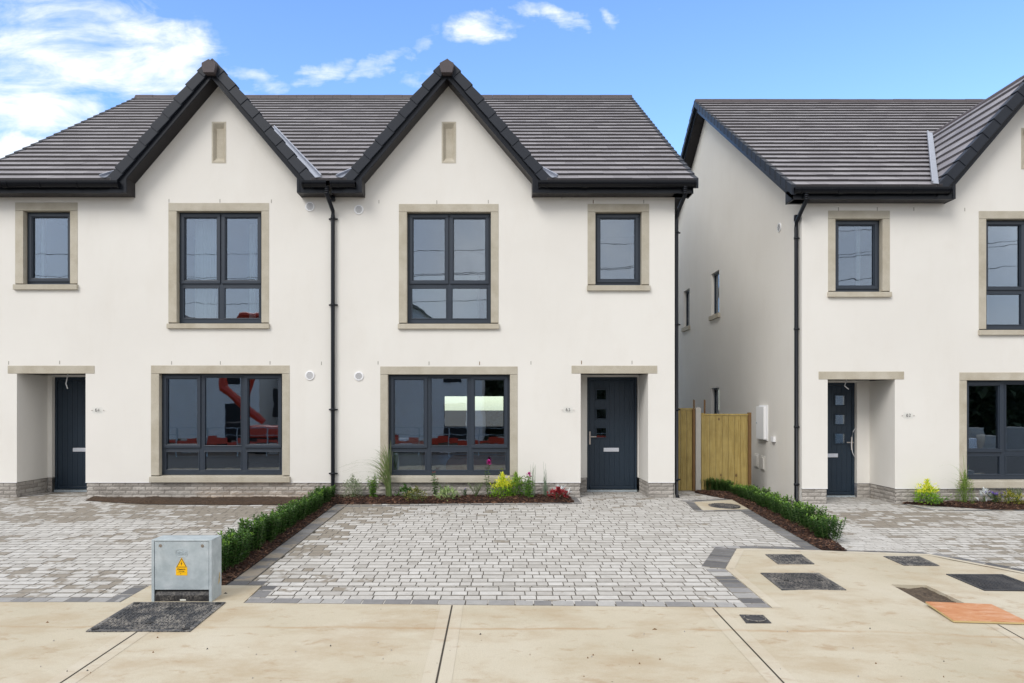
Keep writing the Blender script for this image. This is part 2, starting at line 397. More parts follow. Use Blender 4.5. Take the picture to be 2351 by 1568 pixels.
def field(mb, x0, x1, y0, y1, stain, clips=(), skip=None):
    y = y0; row = 0
    while y < y1 - .01:
        rh = .136
        x = x0 - random.random() * .2
        while x < x1:
            w = random.choice((.11, .15, .15, .215, .215))
            a, b = max(x, x0), min(x + w, x1)
            if b - a > .03 and not (skip and inside(((a + b) / 2, y + .08), skip)):
                q = [(a + .002, y + .005), (b - .002, y + .005), (b - .002, min(y + rh, y1) - .005), (a + .002, min(y + rh, y1) - .005)]
                for c in clips:
                    if len(q) > 2: q = clip(q, *c)
                if len(q) > 2:
                    cx, cy = (a + b) / 2, y + rh / 2
                    paver_piece(mb, q, 0, stain(cx, cy), random.random())
            x += w
        y += rh; row += 1
def strip(mb, a, b, width, lift, t=.15, rnd=(.2, .165, .245), side=1, ur=(0, .55)):    # a run of border pavers along a->b, laid on its left (side=1) or right
    a = Vector(a); b = Vector(b); d = (b - a); Ln = d.length; d.normalize(); n = Vector((-d.y, d.x)) * side * width
    s = 0
    while s < Ln - .01:
        w = min(random.choice(rnd), Ln - s)
        p = a + d * (s + .004); q = a + d * (s + w - .004)
        m = n * (.008 / width)
        quad = [(p + m), (q + m), (q + n - m), (p + n - m)]
        quad = [(v.x, v.y) for v in quad]
        if side < 0: quad = quad[::-1]
        paver_piece(mb, quad, lift, t + random.uniform(-.1, .15), random.uniform(*ur))
        s += w

# ------------------------------------------------------------------ houses
SLOPE = .6617; K = 1.175; EY = 12.05; EZ = 5.36; RY = 18.05; GA = 7.41; HW = (GA - EZ) / K; GL = (GA - EZ) / SLOPE
ZR = EZ + (RY - EY) * SLOPE
WALLB = .264
def roofz(y): return EZ + (y - EY) * SLOPE if y <= RY else ZR - (y - RY) * SLOPE
def window(house, px, py, cols, sw, sill_over, label=None, curtain=(), dz=0, kind='grid', sillh=14.5):
    """px = outer stone left/right, py = (lintel top, lintel bottom, sill top, sill bottom) on the facade; cols = column widths"""
    x0, x1 = PX(px[0]), PX(px[1]); zt, zl, zs, zb = [PZ(p) for p in py]
    ox0, ox1 = PX(px[0] + sw[0]), PX(px[1] - sw[1]); yf = YF + .105
    f = MB(); out = .058; D = .07
    W = ox1 - ox0; Hh = zl - zs
    # frame: outer ring, mullions, transom
    zt_ = zl - .002; f.box(ox0, ox1, yf, yf + D, zs, zs + out + .012); f.box(ox0, ox1, yf, yf + D, zt_ - out + .01, zt_)
    f.box(ox0, ox0 + out, yf, yf + D, zs + out + .012, zt_ - out + .01); f.box(ox1 - out, ox1, yf, yf + D, zs + out + .012, zt_ - out + .01)
    panes = []
    def sash(a, b, c, d):
        w = .052; q = .022
        f.box(a - q, b + q, yf - .022, yf + .02, c - q, c + w - q); f.box(a - q, b + q, yf - .022, yf + .02, d - w + q, d + q)
        f.box(a - q, a + w - q, yf - .022, yf + .02, c + w - q, d - w + q); f.box(b - w + q, b + q, yf - .022, yf + .02, c + w - q, d - w + q)
        # bead
        e = w - q; g = .014
        f.box(a + e, b - e, yf - .008, yf + .02, c + e, c + e + g); f.box(a + e, b - e, yf - .008, yf + .02, d - e - g, d - e)
        f.box(a + e, a + e + g, yf - .008, yf + .02, c + e + g, d - e - g); f.box(b - e - g, b - e, yf - .008, yf + .02, c + e + g, d - e - g)
        panes.append((a + e, b - e, c + e, d - e))
    def fixed(a, b, c, d):
        g = .02
        f.box(a, b, yf - .006, yf + .03, c, c + g); f.box(a, b, yf - .006, yf + .03, d - g, d)
        f.box(a, a + g, yf - .006, yf + .03, c + g, d - g); f.box(b - g, b, yf - .006, yf + .03, c + g, d - g)
        panes.append((a, b, c, d))
    ix0, ix1, iz0, iz1 = ox0 + out, ox1 - out, zs + out + .012, zt_ - out + .01
    if kind == 'single': sash(ix0, ix1, iz0, iz1)
    else:
        mw = .075; ncol = len(cols); tot = (ix1 - ix0) - mw * (ncol - 1); xs = []; x = ix0; s = sum(cols)
        for i, c in enumerate(cols):
            w = tot * c / s; xs.append((x, x + w)); x += w
            if i < ncol - 1: f.box(x, x + mw, yf + .001, yf + D, iz0, iz1); x += mw
        tz = iz0 + (.60 if ncol == 2 else .385); 
        for i, (a, b) in enumerate(xs):
            f.box(a, b, yf + .002, yf + D, tz - .038, tz + .038)
            if ncol == 2 or i != 1: sash(a, b, tz + .038, iz1)
            else: fixed(a, b, tz + .038, iz1)
            fixed(a, b, iz0, tz - .038)
    fr = f.build('window', M['frame'], house, bevel=.004)
    if label: fr['label'] = label
    for a, b, c, d in panes:
        g = MB(); g.box(a + .001, b - .001, yf + .024, yf + .028, c + .001, d - .001); g.build('pane', M['glass'], fr)
    k = MB(); k.box(x0, x1, YF - .006, yf + .03, zl, zt); k.build('lintel', M['stone'], fr, bevel=.004)
    for a, b in ((x0 + .0, ox0), (ox1, x1 - .0)):
        k = MB(); k.box(a, b, YF - .006, yf + .03, zs, zl - .004); k.build('jamb', M['stone'], fr, bevel=.004)
    k = MB(); sx0, sx1 = x0 - .012, x1 + .012; y0 = YF - .05
    k.hexa([(sx0, y0, zb), (sx1, y0, zb), (sx1, yf + .03, zb), (sx0, yf + .03, zb), (sx0, y0, zs - .022), (sx1, y0, zs - .022), (sx1, yf + .03, zs - .001), (sx0, yf + .03, zs - .001)])
    k.build('sill', M['stone'], fr, bevel=.005)
    for (a, b, c, d, yy) in curtain:
        cm = MB(); n = 26; vs = []
        for i in range(n + 1):
            x = a + (b - a) * i / n; y = yf + yy + .03 * math.sin(i * 1.9)
            vs += [(x, y, c), (x, y, d)]
        cm.mesh(vs, [(2 * i, 2 * i + 2, 2 * i + 3, 2 * i + 1) for i in range(n)]); cm.build('curtain', M['curtain'], fr, smooth=True)
    return (x0 + .004, x1 - .004, zb + .004, zt - .004)
def wall_grid(mb, xa, xb, za, zb, holes, put):
    xs = sorted(set([xa, xb] + [h[i] for h in holes for i in (0, 1) if xa < h[i] < xb])); zs = sorted(set([za, zb] + [h[i] for h in holes for i in (2, 3) if za < h[i] < zb]))
    for i in range(len(xs) - 1):
        for j in range(len(zs) - 1):
            cx, cz = (xs[i] + xs[i + 1]) / 2, (zs[j] + zs[j + 1]) / 2
            if any(h[0] < cx < h[1] and h[2] < cz < h[3] for h in holes): continue
            mb.face([put(xs[i], zs[j]), put(xs[i + 1], zs[j]), put(xs[i + 1], zs[j + 1]), put(xs[i], zs[j + 1])])
def bricks(mb, p0, p1, z0, z1, nrm):
    """a skin of rough split bricks from p0 to p1 in plan, faces pushed along nrm"""
    p0 = Vector((*p0, 0)); p1 = Vector((*p1, 0)); d = (p1 - p0); Ln = d.length; d.normalize(); nn = Vector((*nrm, 0))
    z = z1; r = 0
    while z > z0 - .02:
        s = -.1125 * (r % 2); hgt = .062
        while s < Ln:
            a, b = max(s + .005, 0), min(s + .217, Ln)
            if b - a > .02:
                nx = max(2, int((b - a) / .03)); nz = 3; vs = []; fs = []
                for i in range(nx + 1):
                    for j in range(nz + 1):
                        e = (i in (0, nx)) or (j in (0, nz))
                        o = 0 if e else random.uniform(.002, .010)
                        q = p0 + d * (a + (b - a) * i / nx) + nn * o
                        vs.append((q.x, q.y, z - hgt + hgt * j / nz))
                for i in range(nx):
                    for j in range(nz): fs.append((i * (nz + 1) + j, (i + 1) * (nz + 1) + j, (i + 1) * (nz + 1) + j + 1, i * (nz + 1) + j + 1))
                mb.mesh(vs, fs, 0)
                # returns into the joint
                A = p0 + d * a; B = p0 + d * b; bk = nn * -.012
                mb.mesh([A + Vector((0, 0, z)), B + Vector((0, 0, z)), B + bk + Vector((0, 0, z)), A + bk + Vector((0, 0, z)), A + Vector((0, 0, z - hgt)), B + Vector((0, 0, z - hgt)), B + bk + Vector((0, 0, z - hgt)), A + bk + Vector((0, 0, z - hgt))],
                        [(0, 1, 2, 3), (4, 7, 6, 5), (0, 3, 7, 4), (1, 5, 6, 2)], 0)
            s += .225
        z -= .0695; r += 1
    A = p0 - nn * .007; B = p1 - nn * .007
    mb.face([(A.x, A.y, z0 - .06), (B.x, B.y, z0 - .06), (B.x, B.y, z1), (A.x, A.y, z1)], 1)
def roof(house, XL, XR, gx, dz, vergeL, vergeR):
    ez, zr = EZ + dz, ZR + dz
    def hw(y): return max(-1, HW * (1 - (y - EY) / GL)) - .06
    m = MB(); n = 25
    for i in range(n):
        y0 = EY + i * 6 / n; y1 = y0 + 6 / n + .03; z0 = ez + (y0 - EY) * SLOPE; z1 = z0 + (y1 - y0) * SLOPE
        x = XL - (.15 if i % 2 else 0)
        while x < XR:
            a, b = max(x, XL), min(x + .298, XR); x += .3
            if b - a < .01: continue
            segs = [(a, b, a, b)]
            ga0, gb0, ga1, gb1 = gx - hw(y0), gx + hw(y0), gx - hw(y1), gx + hw(y1)
            if hw(y0) > 0:
                segs = []
                if a < ga0: segs.append((a, min(b, ga0), min(a, ga1), min(b, ga1)) if b > ga0 or True else 0)
                if b > gb0: segs.append((max(a, gb0), b, max(a, gb1), b))
                segs = [s for s in segs if s]
                if a < ga0 and b <= ga0: segs[0] = (a, b, a, b)
                elif a < ga0: segs[0] = (a, ga0, a, min(b, max(ga1, ga0)))
                if b > gb0 and a >= gb0: segs[-1] = (a, b, a, b)
                elif b > gb0: segs[-1] = (gb0, b, max(a, min(gb1, gb0)), b)
            j = random.uniform(0, .0045); uu = random.random(); th = .044
            for (a0, b0, a1, b1) in segs:
                if b0 - a0 < .004: continue
                zz0 = z0 + th + j; zz1 = z1 + .002
                m.mesh([(a0, y0, zz0), (b0, y0, zz0), (b1, y1, zz1), (a1, y1, zz1), (a0, y0 + .004, zz0 - th * .95), (b0, y0 + .004, zz0 - th * .95)], [(0, 1, 2, 3), (0, 3, 4), (1, 5, 2)], 0, 0, uu)
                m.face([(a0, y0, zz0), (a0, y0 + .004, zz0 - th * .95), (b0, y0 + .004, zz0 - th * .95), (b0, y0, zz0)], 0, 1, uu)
    for i in range(n):   # rear slope, one strip per course
        y0 = 2 * RY - EY - i * 6 / n; y1 = y0 - 6 / n; z0 = ez + i * 6 / n * SLOPE
        m.face([(XR, y0, z0 + .03), (XL, y0, z0 + .03), (XL, y1, z0 + 6 / n * SLOPE), (XR, y1, z0 + 6 / n * SLOPE)], 0, 0)
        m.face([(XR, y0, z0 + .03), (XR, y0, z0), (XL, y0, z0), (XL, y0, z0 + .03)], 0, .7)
    # small gable: nine courses a side, clipped at the valley
    ng = 9; dw = HW / ng
    for sg in (-1, 1):
        for j in range(-1, ng):
            w0 = HW - j * dw; w1 = w0 - dw - .02; 
            if j < 0: w0 = HW + .05; w1 = HW - .01
            z0 = GA + dz - K * w0; z1 = GA + dz - K * max(w1, 0); w1 = max(w1, 0)
            yv0 = EY + GL * (1 - min(w0, HW) / HW) + .06; yv1 = EY + GL * (1 - w1 / HW) + .06
            y = 12.11 - (.15 if j % 2 else 0); 
            while y < yv1:
                a, b = max(y, 12.11), y + .298; y += .3
                c0, c1 = min(a, yv0), min(b, yv0); d0, d1 = min(a, yv1), min(b, yv1)
                uu = random.random(); th = .044
                P = [(gx + sg * (w0 + .01), c0, z0 + th), (gx + sg * (w0 + .01), c1, z0 + th), (gx + sg * w1, d1, z1 + .002), (gx + sg * w1, d0, z1 + .002)]
                if c1 - c0 < .002 and d1 - d0 < .002: continue
                m.face(P if sg > 0 else P[::-1], 0, 0, uu)
                Q = [P[0], P[1], (P[1][0] - sg * .008, P[1][1], P[1][2] - th), (P[0][0] - sg * .008, P[0][1], P[0][2] - th)]
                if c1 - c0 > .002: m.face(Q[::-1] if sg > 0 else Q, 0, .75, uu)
    r = m.build('roof', M['tile'], house)
    # ridge tiles (main, then gable) with a closed end block at the gable front
    m = MB(); x = XL - (.02 if vergeL else 0)
    while x < XR - .01:
        e = min(x + .448, XR + (.02 if vergeR else 0)); j = random.uniform(0, .006)
        prof = [(-.135, -.075), (-.125, -.03), (-.07, .045), (.07, .045), (.125, -.03), (.135, -.075)]
        m.prism([(x, RY + a, zr + c + j) for a, c in prof], (e - x, 0, 0)); x += .45
    m.build('ridge', M['ridge'], r, bevel=.006)
    m = MB(); y = 12.0; first = True
    while y < EY + GL + .05:
        e = .43 if not first else .28; s = 1.0 if not first else 1.14; j = random.uniform(0, .006)
        if first:
            prof = [(-.117, -.11), (-.117, -.17), (-.09, -.27), (.09, -.27), (.117, -.17), (.117, -.11), (0, -.045)]
            m.prism([(gx + a, y - .03, GA + dz + c) for a, c in prof], (0, .16, 0)); y += .12
        else:
            prof = [(-.10, -.10), (-.085, -.04), (0, .035), (.085, -.04), (.10, -.10)]
            m.prism([(gx + a, y, GA + dz + c + j) for a, c in prof], (0, e, 0)); y += .435
        first = False
    m.build('gable_ridge', M['ridge'], r, bevel=.006)
    # stepped verge caps on the gable
    for sg in (-1, 1):
        m = MB(); nj = 9
        for j in range(nj):
            w0 = HW + .03 - j * .197; w1 = w0 - .215
            if w1 < .04: w1 = .04
            def P(w, off, y): # off measured down-perp from the tile line
                return (gx + sg * (w + off * .756), y, GA + dz - K * w - off * -.0 + off * .655)
            lo_o, hi_o = .050, .026; lo_i, hi_i = -.118, -.128
            ys = 12.055
            c = [P(w0, lo_i, ys), P(w0, lo_o, ys), P(w0, lo_o, ys + .17), P(w0, lo_i, ys + .17), P(w1, hi_i, ys + .012), P(w1, hi_o, ys + .012), P(w1, hi_o, ys + .17), P(w1, hi_i, ys + .17)]
            m.hexa(c if sg < 0 else [c[1], c[0], c[3], c[2], c[5], c[4], c[7], c[6]])
        m.build('verge_caps', M['verge'], r, bevel=.008)
    # bargeboards, soffits under the gable overhang, box ends
    bx = 1.435; zb = 5.175 + dz; zs = 5.47 + dz
    m = MB(); s_ = MB()
    for sg in (-1, 1):
        def line(off, w): return GA + dz - K * w - off
        # board
        w_out = HW + .02; w_in = 0
        a0, a1 = .15, .31
        pts = [(gx, 12.11, line(a0, 0)), (gx + sg * w_out, 12.11, line(a0, w_out)), (gx + sg * w_out, 12.11, zb), (gx + sg * bx, 12.11, zb), (gx + sg * bx, 12.11, line(a1, bx)), (gx, 12.11, line(a1, 0))]
        m.prism(pts if sg > 0 else pts[::-1], (0, .022, 0))
        m.prism([(p[0], 12.098, p[2]) for p in ([(gx, 0, line(a1 - .05, 0)), (gx + sg * (bx + .05), 0, line(a1 - .05, bx + .05)), (gx + sg * (bx + .05), 0, zb), (gx + sg * bx, 0, zb), (gx + sg * bx, 0, line(a1, bx)), (gx, 0, line(a1, 0))][::sg])], (0, .012, 0))
        # sloped soffit and box end
        s_.hexa([(gx, 12.125, line(a1, 0) - .0), (gx + sg * bx, 12.125, line(a1, bx)), (gx + sg * bx, YF + .02, line(a1, bx)), (gx, YF + .02, line(a1, 0)),
                 (gx, 12.125, line(a1, 0) + .02), (gx + sg * bx, 12.125, line(a1, bx) + .02), (gx + sg * bx, YF + .02, line(a1, bx) + .02), (gx, YF + .02, line(a1, 0) + .02)])
        s_.box(*sorted((gx + sg * bx, gx + sg * (bx + .015))), 12.132, YF + .02, zb, line(a1, bx) + .02)
    m.build('bargeboard', M['fascia'], r, bevel=.003)
    m = MB(); fl = []
    xl, xr = XL + .03, XR - .03
    for a, b in ((xl, gx - bx), (gx + bx, xr)):
        if b - a < .05: continue
        a_ = a if a == xl else a + .002; b_ = b if b == xr else b - .002
        m = MB(); m.box(a_, b_, 12.136, 12.156, zb + .002, ez - .02)
        m.box(a_, b_, 12.122, 12.1355, zb + .002, zb + .03)
        m.build('fascia', M['fascia'], r, bevel=.002)
        x = a_
        while x < b_:                                     # boarded soffit
            e = min(x + .098, b_); s_.box(x, e, 12.156, YF + .01, zb + .006, zb + .02); x += .1
        fl.append((a_, b_))
    s_.build('soffit', M['soffit'], r)
    # gutters
    for a, b in fl:
        ga = a + (.10 if a > xl + .01 else (-.02 if vergeL else 0)); gb = b - (.10 if b < xr - .01 else (-.02 if vergeR else 0))
        g = MB(); zc = 5.345 + dz; rr = .062; yc = 12.068
        def half(x0, x1, r_, m_=0):
            prof = [(yc + r_ * math.cos(R(180 + 180 * k / 12)), zc + r_ * math.sin(R(180 + 180 * k / 12)) * 1.55) for k in range(13)]
            g.prism([(x0, p, q) for p, q in prof], (x1 - x0, 0, 0))
        half(ga, gb, rr)
        g.box(ga, gb, yc - rr - .004, yc - rr + .006, zc - .004, zc + .008)
        x = ga + .12
        half(ga, ga + .03, rr + .007); half(gb - .03, gb, rr + .007)
        k = 0
        while x < gb - .1:
            half(x, x + (.09 if k % 3 == 1 else .025), rr + .007); x += .62; k += 1
        g.build('gutter', M['gutter'], r, smooth=False)
    # valley flashing on both sides of the gable
    for sg in (-1, 1):
        m = MB(); p0 = Vector((gx + sg * (HW + .02), EY + .0, ez + .01)); p1 = Vector((gx + sg * .0, EY + GL, ez + GL * SLOPE + .01)); p1 = p0 + (p1 - p0) * .985
        ax = Vector((sg, 0, 0)); upm = Vector((0, -SLOPE, 1)).normalized()
        a, b = p0 + upm * .035, p1 + upm * .035
        d = (p1 - p0); acr = (ax - d.normalized() * ax.dot(d.normalized())).normalized()
        m.obox(a, acr * .09, upm * .01, d); m.obox(a + acr * .09, acr * .022, upm * .045, d)
        m.build('valley_flashing', M['lead'], r)
    # side verges
    for on, xv, sg in ((vergeL, XL, -1), (vergeR, XR, 1)):
        if not on: continue
        m = MB(); nj = 25
        for f_ in (1, -1):
            for j in range(nj):
                y0 = EY + j * 6 / nj; y1 = y0 + 6 / nj * 1.1
                def P(x, y, o): 
                    yy = y if f_ > 0 else 2 * RY - y
                    return (x, yy, ez + (y - EY) * SLOPE + o)
                xo = xv + sg * .035; xi = xv - sg * .045
                c = [P(xi, y0, .045), P(xo, y0, .045), P(xo, y0, -.13), P(xi, y0, -.13), P(xi, y1, .022), P(xo - sg * .006, y1, .022), P(xo - sg * .006, y1, -.115), P(xi, y1, -.115)]
                m.hexa(c)
        m.build('side_verge_caps', M['verge'], r, bevel=.005)
        m = MB(); s2 = MB(); xw = xv - sg * .03; xi = xv - sg * (.34)
        for f_ in (1, -1):
            def q(x, y, o): return (x, y if f_ > 0 else 2 * RY - y, ez + (y - EY) * SLOPE + o)
            m.hexa([q(xw, EY + .08, -.25), q(xw - sg * .02, EY + .08, -.25), q(xw - sg * .02, RY, -.25), q(xw, RY, -.25), q(xw, EY + .08, -.10), q(xw - sg * .02, EY + .08, -.10), q(xw - sg * .02, RY, -.10), q(xw, RY, -.10)])
            s2.hexa([q(xw - sg * .02, EY + .36, -.235), q(xi, EY + .36, -.235), q(xi, RY, -.235), q(xw - sg * .02, RY, -.235), q(xw - sg * .02, EY + .36, -.22), q(xi, EY + .36, -.22), q(xi, RY, -.22), q(xw - sg * .02, RY, -.22)])
        s2.box(*sorted((xw - sg * .02, xi)), 12.156, 12.46, zb + .006, zb + .02)
        m.box(*sorted((xw, xw - sg * .02)), 12.136, 12.46, zb, ez + .02)
        m.build('side_bargeboard', M['fascia'], r); s2.build('side_soffit', M['soffit'], r)
    return r
def downpipe(house, pts, brackets, side='front', name='downpipe', bz=None):
    m = MB(); m.tube(pts, .034, 14)
    zs = [p[2] for p in pts]; x, y = pts[-2][0], pts[-2][1]
    P0 = Vector(pts[0]); P1 = Vector(pts[1])
    for k in range(4): c = P0 + (P1 - P0) * (k / 4); m.tube([c, c + (P1 - P0) * .18], .039, 14)
    for z in brackets:
        m.tube([(x, y, z - .02), (x, y, z + .02)], .041, 14)
        if side == 'front': m.box(x - .075, x + .075, y + .02, y + .04, z - .012, z + .012)
        else: m.box(x + .02, x + .11, y - .012, y + .012, z - .012, z + .012)
    for z in (brackets[0] + .35, brackets[-1] - .45): m.tube([(x, y, z - .05), (x, y, z + .05)], .04, 14)
    o = m.build(name, M['pipe'], house, smooth=False)
    for p in o.data.polygons: p.use_smooth = len(p.vertices) == 4
    return o
def text_mesh(name, txt, size, mat, parent, loc, rot=(R(90), 0, 0), depth=.0015, sx=1, bold=0):
    cu = bpy.data.curves.new(name, 'FONT'); cu.body = txt; cu.size = size; cu.extrude = depth; cu.align_x = 'CENTER'; cu.align_y = 'CENTER'; cu.offset = bold
    ob = bpy.data.objects.new(name, cu); COL.objects.link(ob)
    me = bpy.data.meshes.new_from_object(ob.evaluated_get(bpy.context.evaluated_depsgraph_get())); bpy.data.objects.remove(ob)
    me.transform(Matrix.Translation(Vector(loc)) @ Matrix.Rotation(rot[2], 4, 'Z') @ Matrix.Rotation(rot[0], 4, 'X') @ Matrix.Scale(sx, 4, (1, 0, 0)))
    me.materials.clear(); me.materials.append(mat); me.name = name
    o = bpy.data.objects.new(name, me); COL.objects.link(o); o.parent = parent; o.matrix_parent_inverse = Matrix.Translation(-parent.location); return o
def serif_digit(m, ch, x, z, s, y):
    """numerals with thick and thin strokes, as on the house plates"""
    def arc(cx, cz, rx, rz, a0, a1, w0, w1, n=18):
        vs = []; 
        for i in range(n + 1):
            f = i / n; a = R(a0 + (a1 - a0) * f); w = w0 + (w1 - w0) * math.sin(math.pi * f)
            for k in (-1, 1): vs.append((x + (cx + (rx + k * w) * math.cos(a)) * s, y, z + (cz + (rz + k * w) * math.sin(a)) * s))
        m.mesh(vs, [(2 * i, 2 * i + 1, 2 * i + 3, 2 * i + 2) for i in range(n)])
    if ch == '6': arc(.28, .24, .19, .22, 0, 360, .045, .065); arc(.50, .30, .42, .48, 100, 180, .02, .07)
    if ch == '2': arc(.26, .52, .17, .2, 170, -40, .03, .07); m.face([(x + .36 * s, y, z + .42 * s), (x + .44 * s, y, z + .36 * s), (x + .14 * s, y, z + .05 * s), (x + .04 * s, y, z + .05 * s)]); m.box(x + .05 * s, x + .5 * s, y, y + .0005, z, z + .09 * s)
    if ch == '3': arc(.24, .55, .15, .16, 160, -70, .025, .06); arc(.22, .2, .19, .2, 80, -160, .03, .07)
    if ch == '4': m.box(x + .34 * s, x + .44 * s, y, y + .0005, z, z + .74 * s); m.box(x + .03 * s, x + .54 * s, y, y + .0005, z + .2 * s, z + .27 * s); m.face([(x + .36 * s, y, z + .74 * s), (x + .40 * s, y, z + .68 * s), (x + .09 * s, y, z + .22 * s), (x + .03 * s, y, z + .22 * s)])
def number_plate(house, num, px, py):
    x, z = PX(px), PZ(py); m = MB(); m.face([(x - .085, YF - .022, z - .05), (x + .085, YF - .022, z - .05), (x + .085, YF - .022, z + .05), (x - .085, YF - .022, z + .05)])
    g = m.build('number_plate', M['plate'], house)
    for k in (-1, 1):
        c = MB(); c.cyl((x + k * .10, YF - .026, z), .0055, .028, 1, 12); c.build('plate_stud', M['steel'], g)
    t = MB(); serif_digit(t, num[0], x - .040, z - .02, .066, YF - .026); serif_digit(t, num[1], x + .003, z - .02, .066, YF - .026)
    t.build('house_number', M['ink'], g)
def vent(house, px, py, axis='y', X=None, Y=None, Z=None):
    m = MB(); sl = MB(); r = .082
    if axis == 'y':
        x, z = PX(px), PZ(py); m.cyl((x, YF - .016, z), r, .03, 1, 32); 
        for k in range(-2, 4):
            zz = z + (k - .5) * .019; w = math.sqrt(max(0, .058 ** 2 - ((k - .5) * .019) ** 2)); sl.box(x - w, x + w, YF - .0178, YF - .0155, zz - .0036, zz + .0036)
    else:
        m.cyl((X - .016, Y, Z), r, .03, 0, 32)
        for k in range(-3, 4):
            zz = Z + k * .0185; w = math.sqrt(max(0, .062 ** 2 - (k * .0185) ** 2)); sl.box(X - .0185, X - .0155, Y - w, Y + w, zz - .0035, zz + .0035)
    o = m.build('air_vent', M['white'], house, bevel=.006); sl.build('vent_louvre', M['black'], o)
def door(house, dx0, dx1, yd, dz, flip):
    def X(u): return dx0 + u if not flip else dx1 - u
    def bx(m, u0, u1, y0, y1, z0, z1, mi=0): a, b = sorted((X(u0), X(u1))); m.box(a, b, y0, y1, z0 + dz, z1 + dz, mi)
    W = dx1 - dx0; m = MB(); zt = 2.117
    bx(m, 0, .042, yd, yd + .08, .03, zt); bx(m, W - .042, W, yd, yd + .08, .03, zt); bx(m, .042, W - .042, yd, yd + .08, zt - .045, zt)
    fr = m.build('door', M['door'], house, bevel=.004)
    m = MB(); u = .046; 
    while u < W - .06:                                    # vertical boards of the leaf
        e = min(u + .0935, W - .046); bx(m, u + .0015, e - .0015, yd + .012, yd + .06, .10, zt - .05); u += .0935
    bx(m, .046, W - .046, yd + .0165, yd + .065, .05, zt - .05)
    lf = m.build('door_leaf', M['door'], fr, bevel=.002)
    m = MB(); bx(m, .05, W - .05, yd - .012, yd + .03, .045, .095); m.build('weather_bar', M['door'], fr, bevel=.006)
    m = MB(); bx(m, -.0, W, yd - .03, yd + .1, -.02, .03); m.build('threshold', M['galv'], fr, bevel=.003)
    for za, zb in ((1.683, 1.907), (1.328, 1.547), (.976, 1.197)):
        m = MB(); a, b = .158, .378
        bx(m, a, b, yd - .004, yd + .02, za, za + .026); bx(m, a, b, yd - .004, yd + .02, zb - .026, zb); bx(m, a, a + .026, yd - .004, yd + .02, za + .026, zb - .026); bx(m, b - .026, b, yd - .004, yd + .02, za + .026, zb - .026)
        m.build('glazing_bead', M['door'], fr, bevel=.007)
        m = MB(); bx(m, a + .026, b - .026, yd + .006, yd + .010, za + .026, zb - .026); m.build('door_glass', M['glass'], fr)
        m = MB(); bx(m, a + .02, b - .02, yd + .0108, yd + .0115, za + .02, zb - .02); m.build('glass_backing', M['black'], fr)
    m = MB(); bx(m, .310, .594, yd - .006, yd + .02, .737, .807); m.build('letter_plate', M['white2'], fr, bevel=.004)
    m = MB(); bx(m, .040, .070, yd - .012, yd + .01, .87, 1.11); bx(m, .048, .062, yd - .055, yd - .012, 1.008, 1.024); bx(m, .048, .17, yd - .062, yd - .046, 1.006, 1.024)
    m.build('door_handle', M['steel'], fr, bevel=.003)
    return fr
